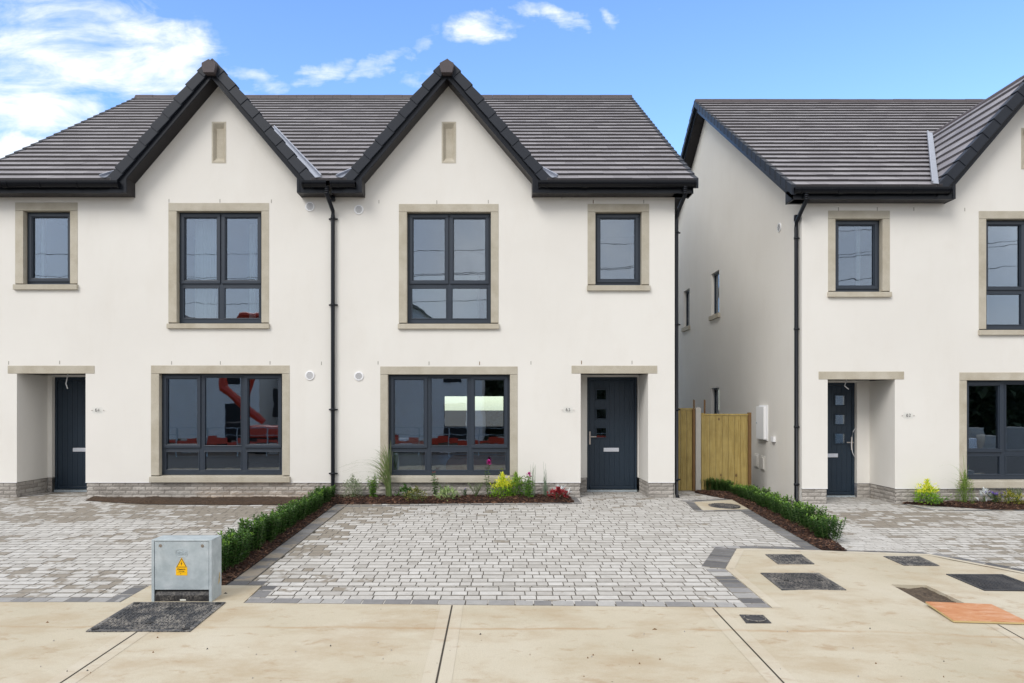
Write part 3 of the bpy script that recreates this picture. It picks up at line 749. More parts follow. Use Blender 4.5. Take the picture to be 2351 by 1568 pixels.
def house(name, label, XL, XR, gx, windows, porch, dz, vergeL, vergeR, extra_holes_left=(), curtains={}):
    h = empty(name, ((XL + XR) / 2, YF, gz((XL + XR) / 2, YF)))
    tag(h, label, 'house', 'rendered semi-detached houses of the new estate')
    holes = []
    for w in windows: holes.append(window(h, *w[:5], **(w[5] if len(w) > 5 else {})))
    px0, px1, pz, dx0, dx1, flip = porch; yb = 13.25; yd = 13.33
    holes.append((px0, px1, -1, pz))
    yr = 23.7; m = MB(); zt = 5.40 + dz; wb = WALLB + dz
    wall_grid(m, XL, XR, wb, zt, holes, lambda x, z: (x, YF, z))
    # gable pentagon
    bw = (7.12 + dz - zt) / K; pcx = gx + .008; pw, pz0, pz1 = .124, 5.77 + dz, 6.485 + dz
    tp = [[Vector((gx - bw, zt, 0)), Vector((gx + bw, zt, 0)), Vector((gx, 7.12 + dz, 0))], [Vector((pcx - pw, pz0, 0)), Vector((pcx + pw, pz0, 0)), Vector((pcx + pw, pz1, 0)), Vector((pcx - pw, pz1, 0))]]
    fl_ = tp[0] + tp[1]
    for t3 in tessellate_polygon(tp): m.face([(fl_[i].x, YF, fl_[i].y) for i in t3])
    # porch reveals, back wall and its returns
    m.face([(px0, YF, wb), (px0, yb, wb), (px0, yb, pz), (px0, YF, pz)]); m.face([(px1, yb, wb), (px1, YF, wb), (px1, YF, pz), (px1, yb, pz)])
    zd = 2.122 + dz
    wall_grid(m, px0, px1, wb, pz + .1, [(dx0 - .006, dx1 + .006, -1, zd)], lambda x, z: (x, yb, z))
    for xx in (dx0 - .006, dx1 + .006):
        m.face([(xx, yb, wb), (xx, yd + .02, wb), (xx, yd + .02, zd), (xx, yb, zd)])
    m.face([(dx0 - .006, yb, zd), (dx1 + .006, yb, zd), (dx1 + .006, yd + .05, zd), (dx0 - .006, yd + .05, zd)])
    # sides and rear
    def sidewall(x, hl):
        wall_grid(m, YF, yr, -.35 + dz if hl else wb * 0 - .3, zt, hl, lambda y, z: (x, y, z))
        m.face([(x, YF, zt), (x, yr, zt), (x, RY, ZR + dz - .25)])
        for (y0, y1, z0, z1) in hl:
            for a, b in (((y0, z0), (y0, z1)), ((y1, z0), (y1, z1)), ((y0, z0), (y1, z0)), ((y0, z1), (y1, z1))):
                m.face([(x, a[0], a[1]), (x, b[0], b[1]), (x + .14, b[0], b[1]), (x + .14, a[0], a[1])])
    if vergeL: sidewall(XL, list(extra_holes_left))
    if vergeR: sidewall(XR, [])
    rear = [(XL + 1.1, XL + 3.4, .2, 2.2)]
    if name == 'semi_detached_house' and abs(XR - 3.036) < .01: rear = [(-1.78, .15, .93, 1.92)]
    wall_grid(m, XL, XR, -.3, zt, rear, lambda x, z: (x, yr, z))
    m.build('wall', M['wall'], h)
    # bead under the render edge
    b = MB()
    for a, c in ((XL, px0), (px1, XR)): b.box(a, c, YF - .004, YF + .012, wb - .006, wb + .004)
    b.build('render_bead', M['white'], h)
    # brick plinth
    b = MB(); g = -.14 + dz
    yp = YF + .016
    bricks(b, (XL, yp), (px0 - .012, yp), g, wb - .008, (0, -1)); bricks(b, (px1 + .012, yp), (XR - .016, yp), g, wb - .008, (0, -1))
    bricks(b, (px0 - .012, yp), (px0 - .012, yb), g, wb - .008, (1, 0)); bricks(b, (px1 + .012, yb), (px1 + .012, yp), g, wb - .008, (-1, 0))
    if dx0 - px0 > .08: bricks(b, (px0 - .012, yb + .004), (dx0 - .01, yb + .004), g, wb - .008, (0, -1))
    if px1 - dx1 > .08: bricks(b, (dx1 + .01, yb + .004), (px1 + .012, yb + .004), g, wb - .008, (0, -1))
    if vergeR: b.box(XR - .03, XR - .016, yp, yr, g, wb)
    b.build('brick_plinth', [M['brick'], M['mortar']], h)
    # porch lintel, ceiling
    b = MB(); lx0, lx1, lz0, lz1 = (px0 - .157, px1 + .157, pz, pz + .136)
    b.box(lx0, lx1, YF - .006, YF + .10, lz0, lz1); b.build('porch_lintel', M['stone'], h, bevel=.005)
    b = MB(); y = YF + .1
    while y < yb: b.box(px0, px1, y, min(y + .096, yb), pz + .012, pz + .03); y += .1
    b.build('porch_ceiling', M['soffit'], h)
    door(h, dx0, dx1, yd, dz, flip)
    # recessed stone panel in the gable
    pm = MB(); cx, z0, z1, w, fo = pcx, pz0, pz1, pw, .075; y = YF - .004; e = .026
    O = [(cx - w, y, z0), (cx + w, y, z0), (cx + w, y, z1), (cx - w, y, z1)]
    A = [(cx - w + e, y, z0 + e), (cx + w - e, y, z0 + e), (cx + w - e, y, z1 - e), (cx - w + e, y, z1 - e)]
    B = [(cx - w + e + .04, y + .055, z0 + e + fo), (cx + w - e - .04, y + .055, z0 + e + fo), (cx + w - e - .04, y + .055, z1 - e - fo), (cx - w + e + .04, y + .055, z1 - e - fo)]
    for i in range(4): j = (i + 1) % 4; pm.face([O[i], O[j], A[j], A[i]], u=.4); pm.face([A[i], A[j], B[j], B[i]], u=.4)
    pm.face(B, u=.4)
    for i in range(4): j = (i + 1) % 4; pm.face([O[i], (O[i][0], YF + .004, O[i][2]), (O[j][0], YF + .004, O[j][2]), O[j]], u=.4)
    pm.build('stone_panel', M['stone'], h)
    roof(h, XL - (.29 if vergeL else 0), XR + (.28 if vergeR else 0), gx, dz, vergeL, vergeR)
    # plain rooms behind the glass
    rm = MB()
    def room(a, b, c, d, e, f, back=None):
        rm.face([(a, c, e), (b, c, e), (b, d, e), (a, d, e)], 1); rm.face([(a, c, f), (b, c, f), (b, d, f), (a, d, f)])
        rm.face([(a, c, e), (a, d, e), (a, d, f), (a, c, f)]); rm.face([(b, c, e), (b, d, e), (b, d, f), (b, c, f)])
        if back: wall_grid(rm, a, b, e, f, [back], lambda x, z: (x, d, z))
        else: rm.face([(a, d, e), (b, d, e), (b, d, f), (a, d, f)])
    big = sorted(windows, key=lambda w: w[0][0]); 
    lx = sorted((gx - 1.75, gx + 1.75)); sm = 2.0 if porch[0] > gx else -2.0
    bk = (-1.78, .15, .93, 1.92) if rear[0][0] == -1.78 else None
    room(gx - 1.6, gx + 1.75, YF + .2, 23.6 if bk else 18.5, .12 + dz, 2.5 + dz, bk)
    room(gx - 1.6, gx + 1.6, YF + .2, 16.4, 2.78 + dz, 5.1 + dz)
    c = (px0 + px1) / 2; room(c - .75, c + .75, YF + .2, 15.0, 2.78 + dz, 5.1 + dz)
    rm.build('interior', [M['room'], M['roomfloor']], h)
    return h
big2 = [1, 1]; big3 = [.95, 1.05, .95]
HB = 3.036
w64 = [((35, 178.5), (465, 483.5, 651, 665.5), [1], (18.5, 17.5), 0, dict(kind='single', label='small single-pane window over the door', curtain=[(PX(66), PX(73), PZ(645), PZ(488), .25)])),
       ((386.7, 617.8), (466, 484.3, 740.5, 754.5), big2, (19, 17.5), 0, dict(label='four-pane upstairs window in the gable bay', curtain=[(PX(424), PX(476), 2.9, 4.9, .32), (PX(540), PX(556), 2.9, 4.9, .6)])),
       ((346.7, 665.3), (839, 857.5, 1091.5, 1107), big3, (18.5, 17.5), 0, dict(label='six-pane ground floor window'))]
w63 = [((1349, 1490.5), (468.3, 486.2, 653, 668), [1], (18, 17.3), 0, dict(kind='single', label='small single-pane window over the door')),
       ((915.8, 1144.7), (468.3, 486.2, 741, 755.5), big2, (18.3, 17.7), 0, dict(label='four-pane upstairs window in the gable bay')),
       ((873, 1188.5), (841.3, 859.5, 1092, 1107.3), big3, (17.3, 17.7), 0, dict(label='six-pane ground floor window'))]
w62 = [((1901, 2043), (483.7, 502, 668, 682.5), [1], (17, 17), 0, dict(kind='single', label='small single-pane window over the door', curtain=[(PX(1990), PX(1997), PZ(662), PZ(506), .25)])),
       ((2247, 2477), (484.5, 502, 755.3, 769.5), big2, (17, 17), 0, dict(label='four-pane upstairs window in the gable bay')),
       ((2202.5, 2520), (855, 873, 1101.8, 1120), big3, (17, 17), 0, dict(label='six-pane ground floor window'))]
PARTY = PX(765); DZ = -.105
h64 = house('semi_detached_house', 'left half of the cream house pair, numbered 64, with a bare soil bed in front', -8.78, PARTY - .001, -4.835, w64,
            (-8.314, -7.128, 2.142, -8.232, -7.304, True), 0, True, False)
h63 = house('semi_detached_house', 'right half of the cream house pair, numbered 63, with a flower bed under its window', PARTY + .001, HB, -.868, w63,
            (1.414, 2.579, 2.142, 1.635, 2.563, False), 0, False, True)
XS = 5.23
sideholes = [(17.05, 17.68, 3.80, 4.83), (19.69, 20.32, 3.80, 4.83), (17.05, 17.68, .95, 2.03)]
h62 = house('semi_detached_house', 'cream rendered house numbered 62 at the right edge, its long side wall facing the passage', XS, 12.6, 9.13, w62,
            (5.675, 6.836, PZ(871), 5.68, 6.60, True), DZ, True, False, sideholes)
# features of single houses
number_plate(h64, '64', 225.3, 942); number_plate(h63, '63', 1303.8, 941); number_plate(h62, '62', 2084, 954)
vent(h64, 711.7, 474.6); vent(h64, 711.5, 862); vent(h63, 824, 481.5); vent(h63, 824, 863.5)
vy = FPX * XS / (1790 - CX); vent(h62, 0, 0, 'x', XS, vy, H + (CY - 522) * vy / FPX)
yq = YF - .055
downpipe(h63, [(PX(760.5), 12.07, 5.27), (PX(761), 12.075, 5.13), (PX(766), yq, 4.93), (PX(766), yq, 4.85), (PX(766), yq, .02), (PX(766), yq, .0)], [4.80, 3.32, 1.52, .42])
downpipe(h63, [(PX(1573, 12.07), 12.07, 5.27), (PX(1573, 12.07), 12.075, 5.13), (HB + .055, 12.5, 4.90), (HB + .055, 12.5, 4.80), (HB + .055, 12.5, .06), (HB + .06, 12.42, -.01)], [4.6, 3.0, 1.52, .30])
downpipe(h62, [(PX(1851, 12.07), 12.07, 5.17), (PX(1851, 12.07), 12.075, 5.03), (XS - .055, 12.5, 4.78), (XS - .055, 12.5, 4.68), (XS - .055, 12.5, -.02), (XS - .06, 12.42, -.09)], [4.5, 2.92, 1.22, .22], 'side')
for hh, pts in ((h64, [(505, 461), (623, 462), (388, 461), (137, 832), (20, 833), (394, 833), (506, 833), (620, 833), (738, 834)]),
                (h63, [(1003, 464), (1121, 463), (870, 463), (1290, 452), (1362, 463), (1478, 463), (868, 833), (985, 834), (1101, 834), (1219, 833), (1335, 832), (1451, 832)]),
                (h62, [(1925, 480), (2014, 480), (2098, 480), (2215, 481)])):
    for px, py in pts:
        m = MB(); m.box(PX(px) - .006, PX(px) + .006, YF - .003, YF + .004, PZ(py) - .03, PZ(py) + .03); m.build('weep_vent', M['timber_dark'] if px in (1335, 1362, 1101) else M['mortar'], hh)
# loose cables in the porches, doorbell
def cable(h, pts, r=.006): m = MB(); m.tube(pts, r, 8); m.build('loose_cable', M['white'], h, smooth=True)
cx_ = PX(156, 12.8); cable(h64, [(cx_, 12.8, 2.16), (cx_ - .02, 12.8, 2.05), (cx_ - .03, 12.79, 1.98), (cx_, 12.79, 1.89)], .009)
cx_ = PX(1943, 12.8); cable(h62, [(cx_, 12.8, 2.05), (cx_ - .02, 12.8, 1.97), (cx_ - .03, 12.8, 1.94), (cx_ + .04, 12.79, 1.88)], .008)
cable(h62, [(6.60, 13.3, 1.17), (6.555, 13.28, 1.12), (6.52, 13.27, 1.0), (6.51, 13.27, .85), (6.54, 13.28, .72), (6.60, 13.3, .62)], .006)
m = MB(); m.box(1.412, 1.432, 12.60, 12.66, 1.0, 1.10); m.build('doorbell', M['ink'], h63)
# side wall of 62: windows, meter box, small fittings
for (y0, y1, z0, z1) in sideholes:
    m = MB(); x = XS + .07; a = .05
    m.box(x, x + .06, y0, y1, z0, z0 + a); m.box(x, x + .06, y0, y1, z1 - a, z1); m.box(x, x + .06, y0, y0 + a, z0 + a, z1 - a); m.box(x, x + .06, y1 - a, y1, z0 + a, z1 - a)
    w = m.build('side_window', M['frame'], h62, bevel=.004)
    m = MB(); m.box(x + .02, x + .024, y0 + a, y1 - a, z0 + a, z1 - a); m.build('pane', M['glass'], w)
    m = MB(); m.box(x + .07, x + .075, y0, y1, z0, z1); m.build('blind', M['room'], w)
    m = MB(); m.box(XS - .05, XS + .07, y0 - .07, y1 + .07, z0 - .11, z0 - .002); m.build('sill', M['stone'], w, bevel=.005)
m = MB(); m.box(XS - .015, XS + .01, 13.95, 14.40, .905, 1.60); m.box(XS - .075, XS - .015, 13.99, 14.40, .93, 1.575); mb_ = m.build('meter_box', M['white'], h62, bevel=.006)
m = MB(); m.cyl((XS - .083, 14.36, 1.25), .014, .01, 0, 12); m.build('meter_lock', M['galv'], mb_)
m = MB(); m.box(XS - .05, XS, 13.56, 13.70, .905, 1.00); m.build('junction_box', M['white'], h62, bevel=.005)
for a, b, c, d in ((14.45, 14.67, .33, .62), (14.10, 14.32, .31, .60)):
    m = MB(); m.box(XS - .012, XS, a, b, c, d); m.box(XS - .03, XS - .012, a + .03, b - .03, c + .03, d - .03); m.build('service_cover', M['wall'], h62, bevel=.01)

# ------------------------------------------------------------------ ground
def gpoly(*pts): return [G(*p) for p in pts]
g_ = MB(); g_.face([(-600, -600, -1.1), (600, -600, -1.1), (600, 600, -1.1), (-600, 600, -1.1)]); struct(g_.build('ground', M['earth']))
pit = gpoly((2045, 1343), (2127, 1345), (2230, 1393), (2130, 1390))
FE = G(1773.7, 1397)
edge = [G(277, 1384), G(345, 1345), (-3.12, 7.0), (-2.66, 7.0), G(600, 1346), G(558, 1386), FE, G(1666, 1306.7), G(1692, 1261), G(1887, 1265), G(1944, 1268), G(2133.7, 1273.3)]
e1, e2 = G(2133.7, 1273.3), G(2351, 1315); d_ = ((e2[0] - e1[0]), (e2[1] - e1[1])); e3 = (12.5, e1[1] + d_[1] * (12.5 - e1[0]) / d_[0])
yL = G(0, 1384)[1]
edge = edge + [e3, (14, e3[1])]
pave_poly = [(-14, 4.35), (14, 4.35)] + edge[::-1] + [(-14, yL)]
pave = struct(sheet('pavement', pave_poly, .006, M['concrete'], holes=[pit], skirt=.10))
pave.data.attributes.new('t', 'FLOAT', 'FACE')
# trowelled joint margins and the joints themselves
tb = MB(); jb = MB()
def joint(a, b):
    a = Vector(a); b = Vector(b); d = (b - a).normalized(); n = Vector((-d.y, d.x)); 
    def P(p, o, l): q = p + n * o; return (q.x, q.y, gz(q.x, q.y) + l)
    k = 12; pts = [a + (b - a) * i / k for i in range(k + 1)]
    for p, q in zip(pts, pts[1:]):
        for s in (-1, 1): tb.face([P(p, s * .008, .008), P(p, s * .10, .008), P(q, s * .10, .008), P(q, s * .008, .008)][::s], 0, .35)
        jb.face([P(p, .006, .0085), P(p, -.006, .0085), P(q, -.006, .0085), P(q, .006, .0085)])
def ext(p, q, y):      # extend the line p->q to depth y
    t = (y - p[1]) / (q[1] - p[1]); return (p[0] + (q[0] - p[0]) * t, y)
J = [(G(316, 1452), G(143, 1568)), (G(1038, 1391.6), G(1002, 1568)), (G(1636, 1397.5), G(1797, 1568)), (G(2291, 1436), G(2351, 1470))]
for p, q in J: joint(p, ext(p, q, 4.4))
pg = MB()
o = tb.build('trowel_margin', M['concrete'], pave); o = jb.build('expansion_joint', M['sand'], pave)
# trowelled edge along the apron and pit
tb = MB()
ring = [FE, G(1666, 1306.7), G(1692, 1261), G(1887, 1265), G(2133.7, 1273.3), e3]
for p, q in zip(ring, ring[1:]):
    p, q = Vector(p), Vector(q); d = (q - p).normalized(); n = Vector((d.y, -d.x)); k = 6
    for i in range(k):
        a, b = p + (q - p) * i / k, p + (q - p) * (i + 1) / k; c, e = b + n * .085, a + n * .085
        tb.face([(v.x, v.y, gz(v.x, v.y) + .008) for v in (a, e, c, b)][::-1], 0, .5)
tb.build('trowel_edge', M['concrete'], pave)
kb = MB()
for i in range(-15, 15): kb.box(i * .915, i * .915 + .908, 4.20, 4.347, -.42, gz(0, 4.3) + .01)
struct(kb.build('kerb', M['post'], bevel=.012))
rd = MB(); rd.face([(-40, -4, -.39), (40, -4, -.39), (40, 4.2, -.39), (-40, 4.2, -.39)]); struct(rd.build('road', M['asphalt']))
# soil in the open pit
pm = MB(); cx = sum(p[0] for p in pit) / 4; cy = sum(p[1] for p in pit) / 4; n = 24; vs = []; fs = []
for i in range(n + 1):
    for j in range(n + 1):
        a, b = i / n, j / n; x = (1 - a) * ((1 - b) * pit[0][0] + b * pit[3][0]) + a * ((1 - b) * pit[1][0] + b * pit[2][0]); y = (1 - a) * ((1 - b) * pit[0][1] + b * pit[3][1]) + a * ((1 - b) * pit[1][1] + b * pit[2][1])
        x += (x - cx) * .03; y += (y - cy) * .03
        vs.append((x, y, gz(x, y) - .024 + .016 * noise.fractal(Vector((x * 6, y * 6, 0)), 1, 2, 5)))
for i in range(n):
    for j in range(n): fs.append((i * (n + 1) + j, (i + 1) * (n + 1) + j, (i + 1) * (n + 1) + j + 1, i * (n + 1) + j + 1))
pm.mesh(vs, fs); o = pm.build('pit_soil', M['soil_pale']); struct(o)

# joint sand under the pavers
def subbase(name, poly): return struct(sheet(name, poly, -.010, M['sand'], skirt=0))
def fn(x, y, s=1.0, o=0): return noise.fractal(Vector((x * s + o, y * s, o)), 1, 2, 4)
hedgeX0, hedgeX1 = -3.12, -2.66
# 64's drive
def st64(x, y):
    v = .24 + .36 * fn(x * .6, y * 1.1, 1, 3.1)
    v += .42 * max(0, 1 - abs(y - 10.9) / 1.0) * (1 if x > -6.6 else .75)
    if y > 11.3: v += .15
    return v + random.uniform(-.22, .22)
mb = MB(); y64 = yL
c64 = [(G(345, 1345), G(277, 1384))]
field(mb, -11.5, hedgeX0 + .02, y64 + .17, 13.22, st64)
strip(mb, (-11.5, y64 + .004), (G(277, 1384)[0] - .05, y64 + .004), .16, .0005)
a, b = Vector(G(277, 1384)), Vector(G(345, 1345)); 
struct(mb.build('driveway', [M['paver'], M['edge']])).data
bb = MB(); strip(bb, (-11.5, y64 + .004), (a.x - .02, y64 + .004), .16, .004, ur=(.2, .9))
strip(bb, (a.x - .16, a.y + .0), (b.x - .16, b.y), .16, .0045, side=-1)
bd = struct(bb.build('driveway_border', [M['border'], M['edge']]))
subbase('paving_bed', [(-12, y64 - .02), (hedgeX0 + .03, y64 - .02), (hedgeX0 + .03, 13.24), (-12, 13.24)])
# 63's drive
xb1, xb0 = -2.66, -2.468
RB = [G(1887, 1265), G(1681, 1148.5)]          # inner line of the hedge bed on the right
def st63(x, y):
    v = .07 + .26 * fn(x * .7, y * 1.2, 1, 8.3)
    if x < -1.3: v += .42 * min(1, (-1.3 - x) / .8) * (1 if y > 7.2 else .35)
    if y > 10.6: v += .13
    if y > 12.2: v += .12
    if x > 2 and 8.5 < y < 10.5: v += .12
    return v + random.uniform(-.22, .22)
fy = FE[1]; ap = [G(1630, 1301), G(1663.7, 1252)]
mb = MB(); fe0 = G(558, 1386)
apr = [(FE[0] + .25, FE[1] - 1), (FE[0] + .25, FE[1]), (G(1666, 1306)[0] + .3, G(1666, 1306)[1]), (G(1692, 1261)[0] + .2, G(1692, 1261)[1] - .25), (20, G(1692, 1261)[1] - .25), (20, FE[1] - 1)]
field(mb, -2.30, 4.35, FE[1] + .12, 7.0, st63, skip=apr)
field(mb, xb0 + .01, 5.2, 7.0, 12.40, st63, skip=apr)
field(mb, 1.40, 2.60, 12.40, 13.27, st63)
field(mb, 2.60, 5.1, 12.40, 14.5, st63)
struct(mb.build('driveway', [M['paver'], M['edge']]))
bb = MB()
strip(bb, (fe0[0], fe0[1] + .004), (FE[0] - .02, FE[1] + .006), .165, .004, ur=(.45, 1))
strip(bb, (-2.30, fe0[1] + .17), (-2.30, 7.0), .16, .0035, side=-1)
strip(bb, (-2.66, 7.005), (-2.30, 7.005), .16, .0045)
strip(bb, (hedgeX1, 7.17), (hedgeX1, 11.72), .20, .004, t=.42, side=-1)
bedF = [G(775, 1161.5), G(1318, 1154.5)]
strip(bb, (hedgeX1, bedF[0][1] + .0), (bedF[1][0] + .12, bedF[1][1]), .12, .0045, t=.3, side=-1)
strip(bb, (bedF[1][0] - .005, bedF[1][1] + .01), (bedF[1][0] - .02, YF + .02), .13, .0045, t=.2, side=-1)
# around the concrete apron
A0, A1, A2, A3 = FE, G(1666, 1306.7), G(1692, 1261), G(1887, 1265)
strip(bb, A0, A1, .22, .0055, t=.2, rnd=(.125, .165), side=1, ur=(.1, 1)); strip(bb, A1, A2, .26, .006, t=.2, rnd=(.09, .11), side=1); strip(bb, (A2[0] - .26, A2[1]), A3, .15, .0065, t=.2, side=1, ur=(.1, .9))
strip(bb, RB[0], RB[1], .20, .0075, t=.2, side=1)
# surround of the round manhole
mq = gpoly((1594, 1154), (1690, 1148), (1727, 1170), (1614, 1173))
strip(bb, (mq[3][0] - .15, mq[3][1]), (mq[2][0], mq[2][1]), .13, .0085, t=.2, side=-1); strip(bb, mq[0], mq[3], .15, .0085, t=.2, side=-1)
strip(bb, (mq[0][0] - .15, mq[0][1] + .0), mq[1], .13, .0085, t=.3, side=1)
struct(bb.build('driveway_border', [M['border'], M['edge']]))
subbase('paving_bed', [(-2.31, fe0[1]), FE, (G(1666, 1306)[0] + .05, G(1666, 1306)[1]), (G(1692, 1261)[0], G(1692, 1261)[1] - .03), (G(1887, 1261)[0], G(1887, 1264)[1] - .03), (5.2, G(1887, 1264)[1]), (5.2, 14.6), (-2.70, 14.6), (-2.70, 6.98), (-2.31, 6.98)])
# mulch and slab sheets above: the concrete surround of the manhole
msl = struct(sheet('manhole_surround', mq, .010, M['concrete'], skirt=.02)); msl.data.attributes.new('t', 'FLOAT', 'FACE')
ms2 = struct(sheet('manhole_surround', gpoly((1800, 1160), (1843, 1166), (1906, 1188), (1862, 1190)), .006, M['concrete'], skirt=.02)); ms2.data.attributes.new('t', 'FLOAT', 'FACE')
# 62's drive
RR = [G(1943.8, 1267.8), G(1795.5, 1155)]
def st62(x, y):
    v = .15 + .36 * fn(x * .6, y * 1.0, 1, 5.5)
    if 10.3 < y < 11.7: v += .20
    if x < 5.7 and y < 9: v += .18
    return v + random.uniform(-.22, .22)
mb = MB(); ln = (e1, (e1[0] + d_[0], e1[1] + d_[1]))
field(mb, 3.4, 12.5, 4.9, 12.41, st62, clips=[(RR[1], RR[0])], skip=[(3, 4), (14, 4), (14, e3[1] - .1), (e3[0], e3[1] - .1), (e1[0], e1[1] - .1), (G(1944, 1268)[0], G(1944, 1268)[1] - .1), (3, G(1944, 1268)[1] - .1)])
field(mb, 5.66, 6.85, 12.41, 13.35, st62)
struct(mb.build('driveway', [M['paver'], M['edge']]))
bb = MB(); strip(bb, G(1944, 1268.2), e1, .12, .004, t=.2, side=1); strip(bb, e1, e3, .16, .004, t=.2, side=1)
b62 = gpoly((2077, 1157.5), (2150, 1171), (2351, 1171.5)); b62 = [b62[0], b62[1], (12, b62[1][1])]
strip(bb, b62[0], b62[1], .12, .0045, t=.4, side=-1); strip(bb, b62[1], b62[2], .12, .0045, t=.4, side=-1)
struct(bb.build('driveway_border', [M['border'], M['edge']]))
subbase('paving_bed', [(4.4, G(1944, 1267)[1] - .02), (e1[0], e1[1] - .03), (e3[0], e3[1] - .03), (14, e3[1] - .03), (14, 13.4), (5.2, 13.4), (5.2, 12), (4.4, 9)])
subbase('paving_bed', [(3.3, 13.3), (5.23, 13.3), (5.23, 24), (3.3, 24)])

# planting beds
def bed(name, poly, mat, h=.05, n=1.0, edge=.12, chips=0, lift=.008, label=None):
    """a mounded bed clipped to poly (convex), with loose chips on top"""
    xs = [p[0] for p in poly]; ys = [p[1] for p in poly]; cxm = sum(xs) / len(xs); cym = sum(ys) / len(ys)
    def dist(x, y):
        d = 9
        for i in range(len(poly)):
            a, b = poly[i], poly[(i + 1) % len(poly)]; ex, ey = b[0] - a[0], b[1] - a[1]; l = math.hypot(ex, ey)
            d = min(d, ((x - a[0]) * -ey + (y - a[1]) * ex) / l)
        return d
    def hz(x, y):
        d = max(0, dist(x, y)); return gz(x, y) + lift + h * min(1, d / edge) ** .6 * (.75 + .5 * fn(x * 2, y * 2, 1, 1)) + .012 * fn(x * 14, y * 14, 1, 2) * min(1, d / .03)
    bm = bmesh.new(); st = .05; x = min(xs)
    grid = {}
    nx = int((max(xs) - min(xs)) / st) + 1; ny = int((max(ys) - min(ys)) / st) + 1
    m = MB()
    for i in range(nx):
        for j in range(ny):
            q = [(min(xs) + i * st, min(ys) + j * st), (min(xs) + (i + 1) * st, min(ys) + j * st), (min(xs) + (i + 1) * st, min(ys) + (j + 1) * st), (min(xs) + i * st, min(ys) + (j + 1) * st)]
            for k in range(len(poly)):
                if len(q) > 2: q = clip(q, poly[k], poly[(k + 1) % len(poly)])
            if len(q) > 2: m.face([(a, b, hz(a, b)) for a, b in q], 0)
    bm.free()
    for k in range(chips):
        for _ in range(20):
            x = random.uniform(min(xs), max(xs)); y = random.uniform(min(ys), max(ys))
            if dist(x, y) > .006: break
        else: continue
        z = hz(x, y) + random.uniform(.001, .012); l = random.uniform(.02, .06); w = random.uniform(.006, .016); a = random.uniform(0, 6.28); tl = random.uniform(-.5, .5); rl = random.uniform(-.8, .8)
        d = Vector((math.cos(a) * math.cos(tl), math.sin(a) * math.cos(tl), math.sin(tl))); s = Vector((-math.sin(a), math.cos(a), rl)).normalized()
        m.obox(Vector((x, y, z)) - d * l / 2, d * l, s * w, d.cross(s) * .004)
    return struct(m.build(name, mat), 'stuff'), hz
X0, X1 = hedgeX0, hedgeX1
mul1, hz1 = bed('bark_mulch', [(X0, 7.005), (X1, 7.005), (X1, 11.70), (X0, 11.70)], M['mulch'], .035, chips=5200, edge=.1)
mul2, hz2 = bed('bark_mulch', [(X0, 11.70), (X1, 11.70), (bedF[1][0], bedF[1][1]), (bedF[1][0] - .03, YF + .01), (X0, YF + .01)], M['mulch'], .05, chips=7000)
soil, _ = bed('garden_soil', [G(195, 1150), G(330, 1158.5), G(560, 1160), (X0, 11.68), (X0, 12.26), G(215, 1144.5)][0:6], M['soil'], .06, edge=.1, chips=0)
ms = struct(sheet('ground_membrane', [(-5.2, 11.9), (X0, 11.9), (X0, YF + .02), (-5.2, YF + .02)], .006, M['sheet'], skirt=0, cuts=False), 'stuff')
hp = [RB[1], RB[0], G(1943.8, 1267.8), RR[1], (4.95, 12.62)]
q0, q1 = G(1681, 1148.5), G(1594, 1131.6)
mul3, hz3 = bed('bark_mulch', [RB[1], RB[0], G(1943.8, 1267.8), RR[1]], M['mulch'], .045, chips=5500, lift=.012, edge=.1)
mul5, hz5 = bed('bark_mulch', [q1, q0, G(1795.5, 1152), (5.2, 13.5), (3.72, 13.56)], M['mulch'], .03, chips=3500, lift=.010)
mul4, hz4 = bed('bark_mulch', [b62[0], b62[1], b62[2], (12, YF + .01), (b62[0][0] - .12, YF + .01)], M['mulch'], .05, chips=7000)

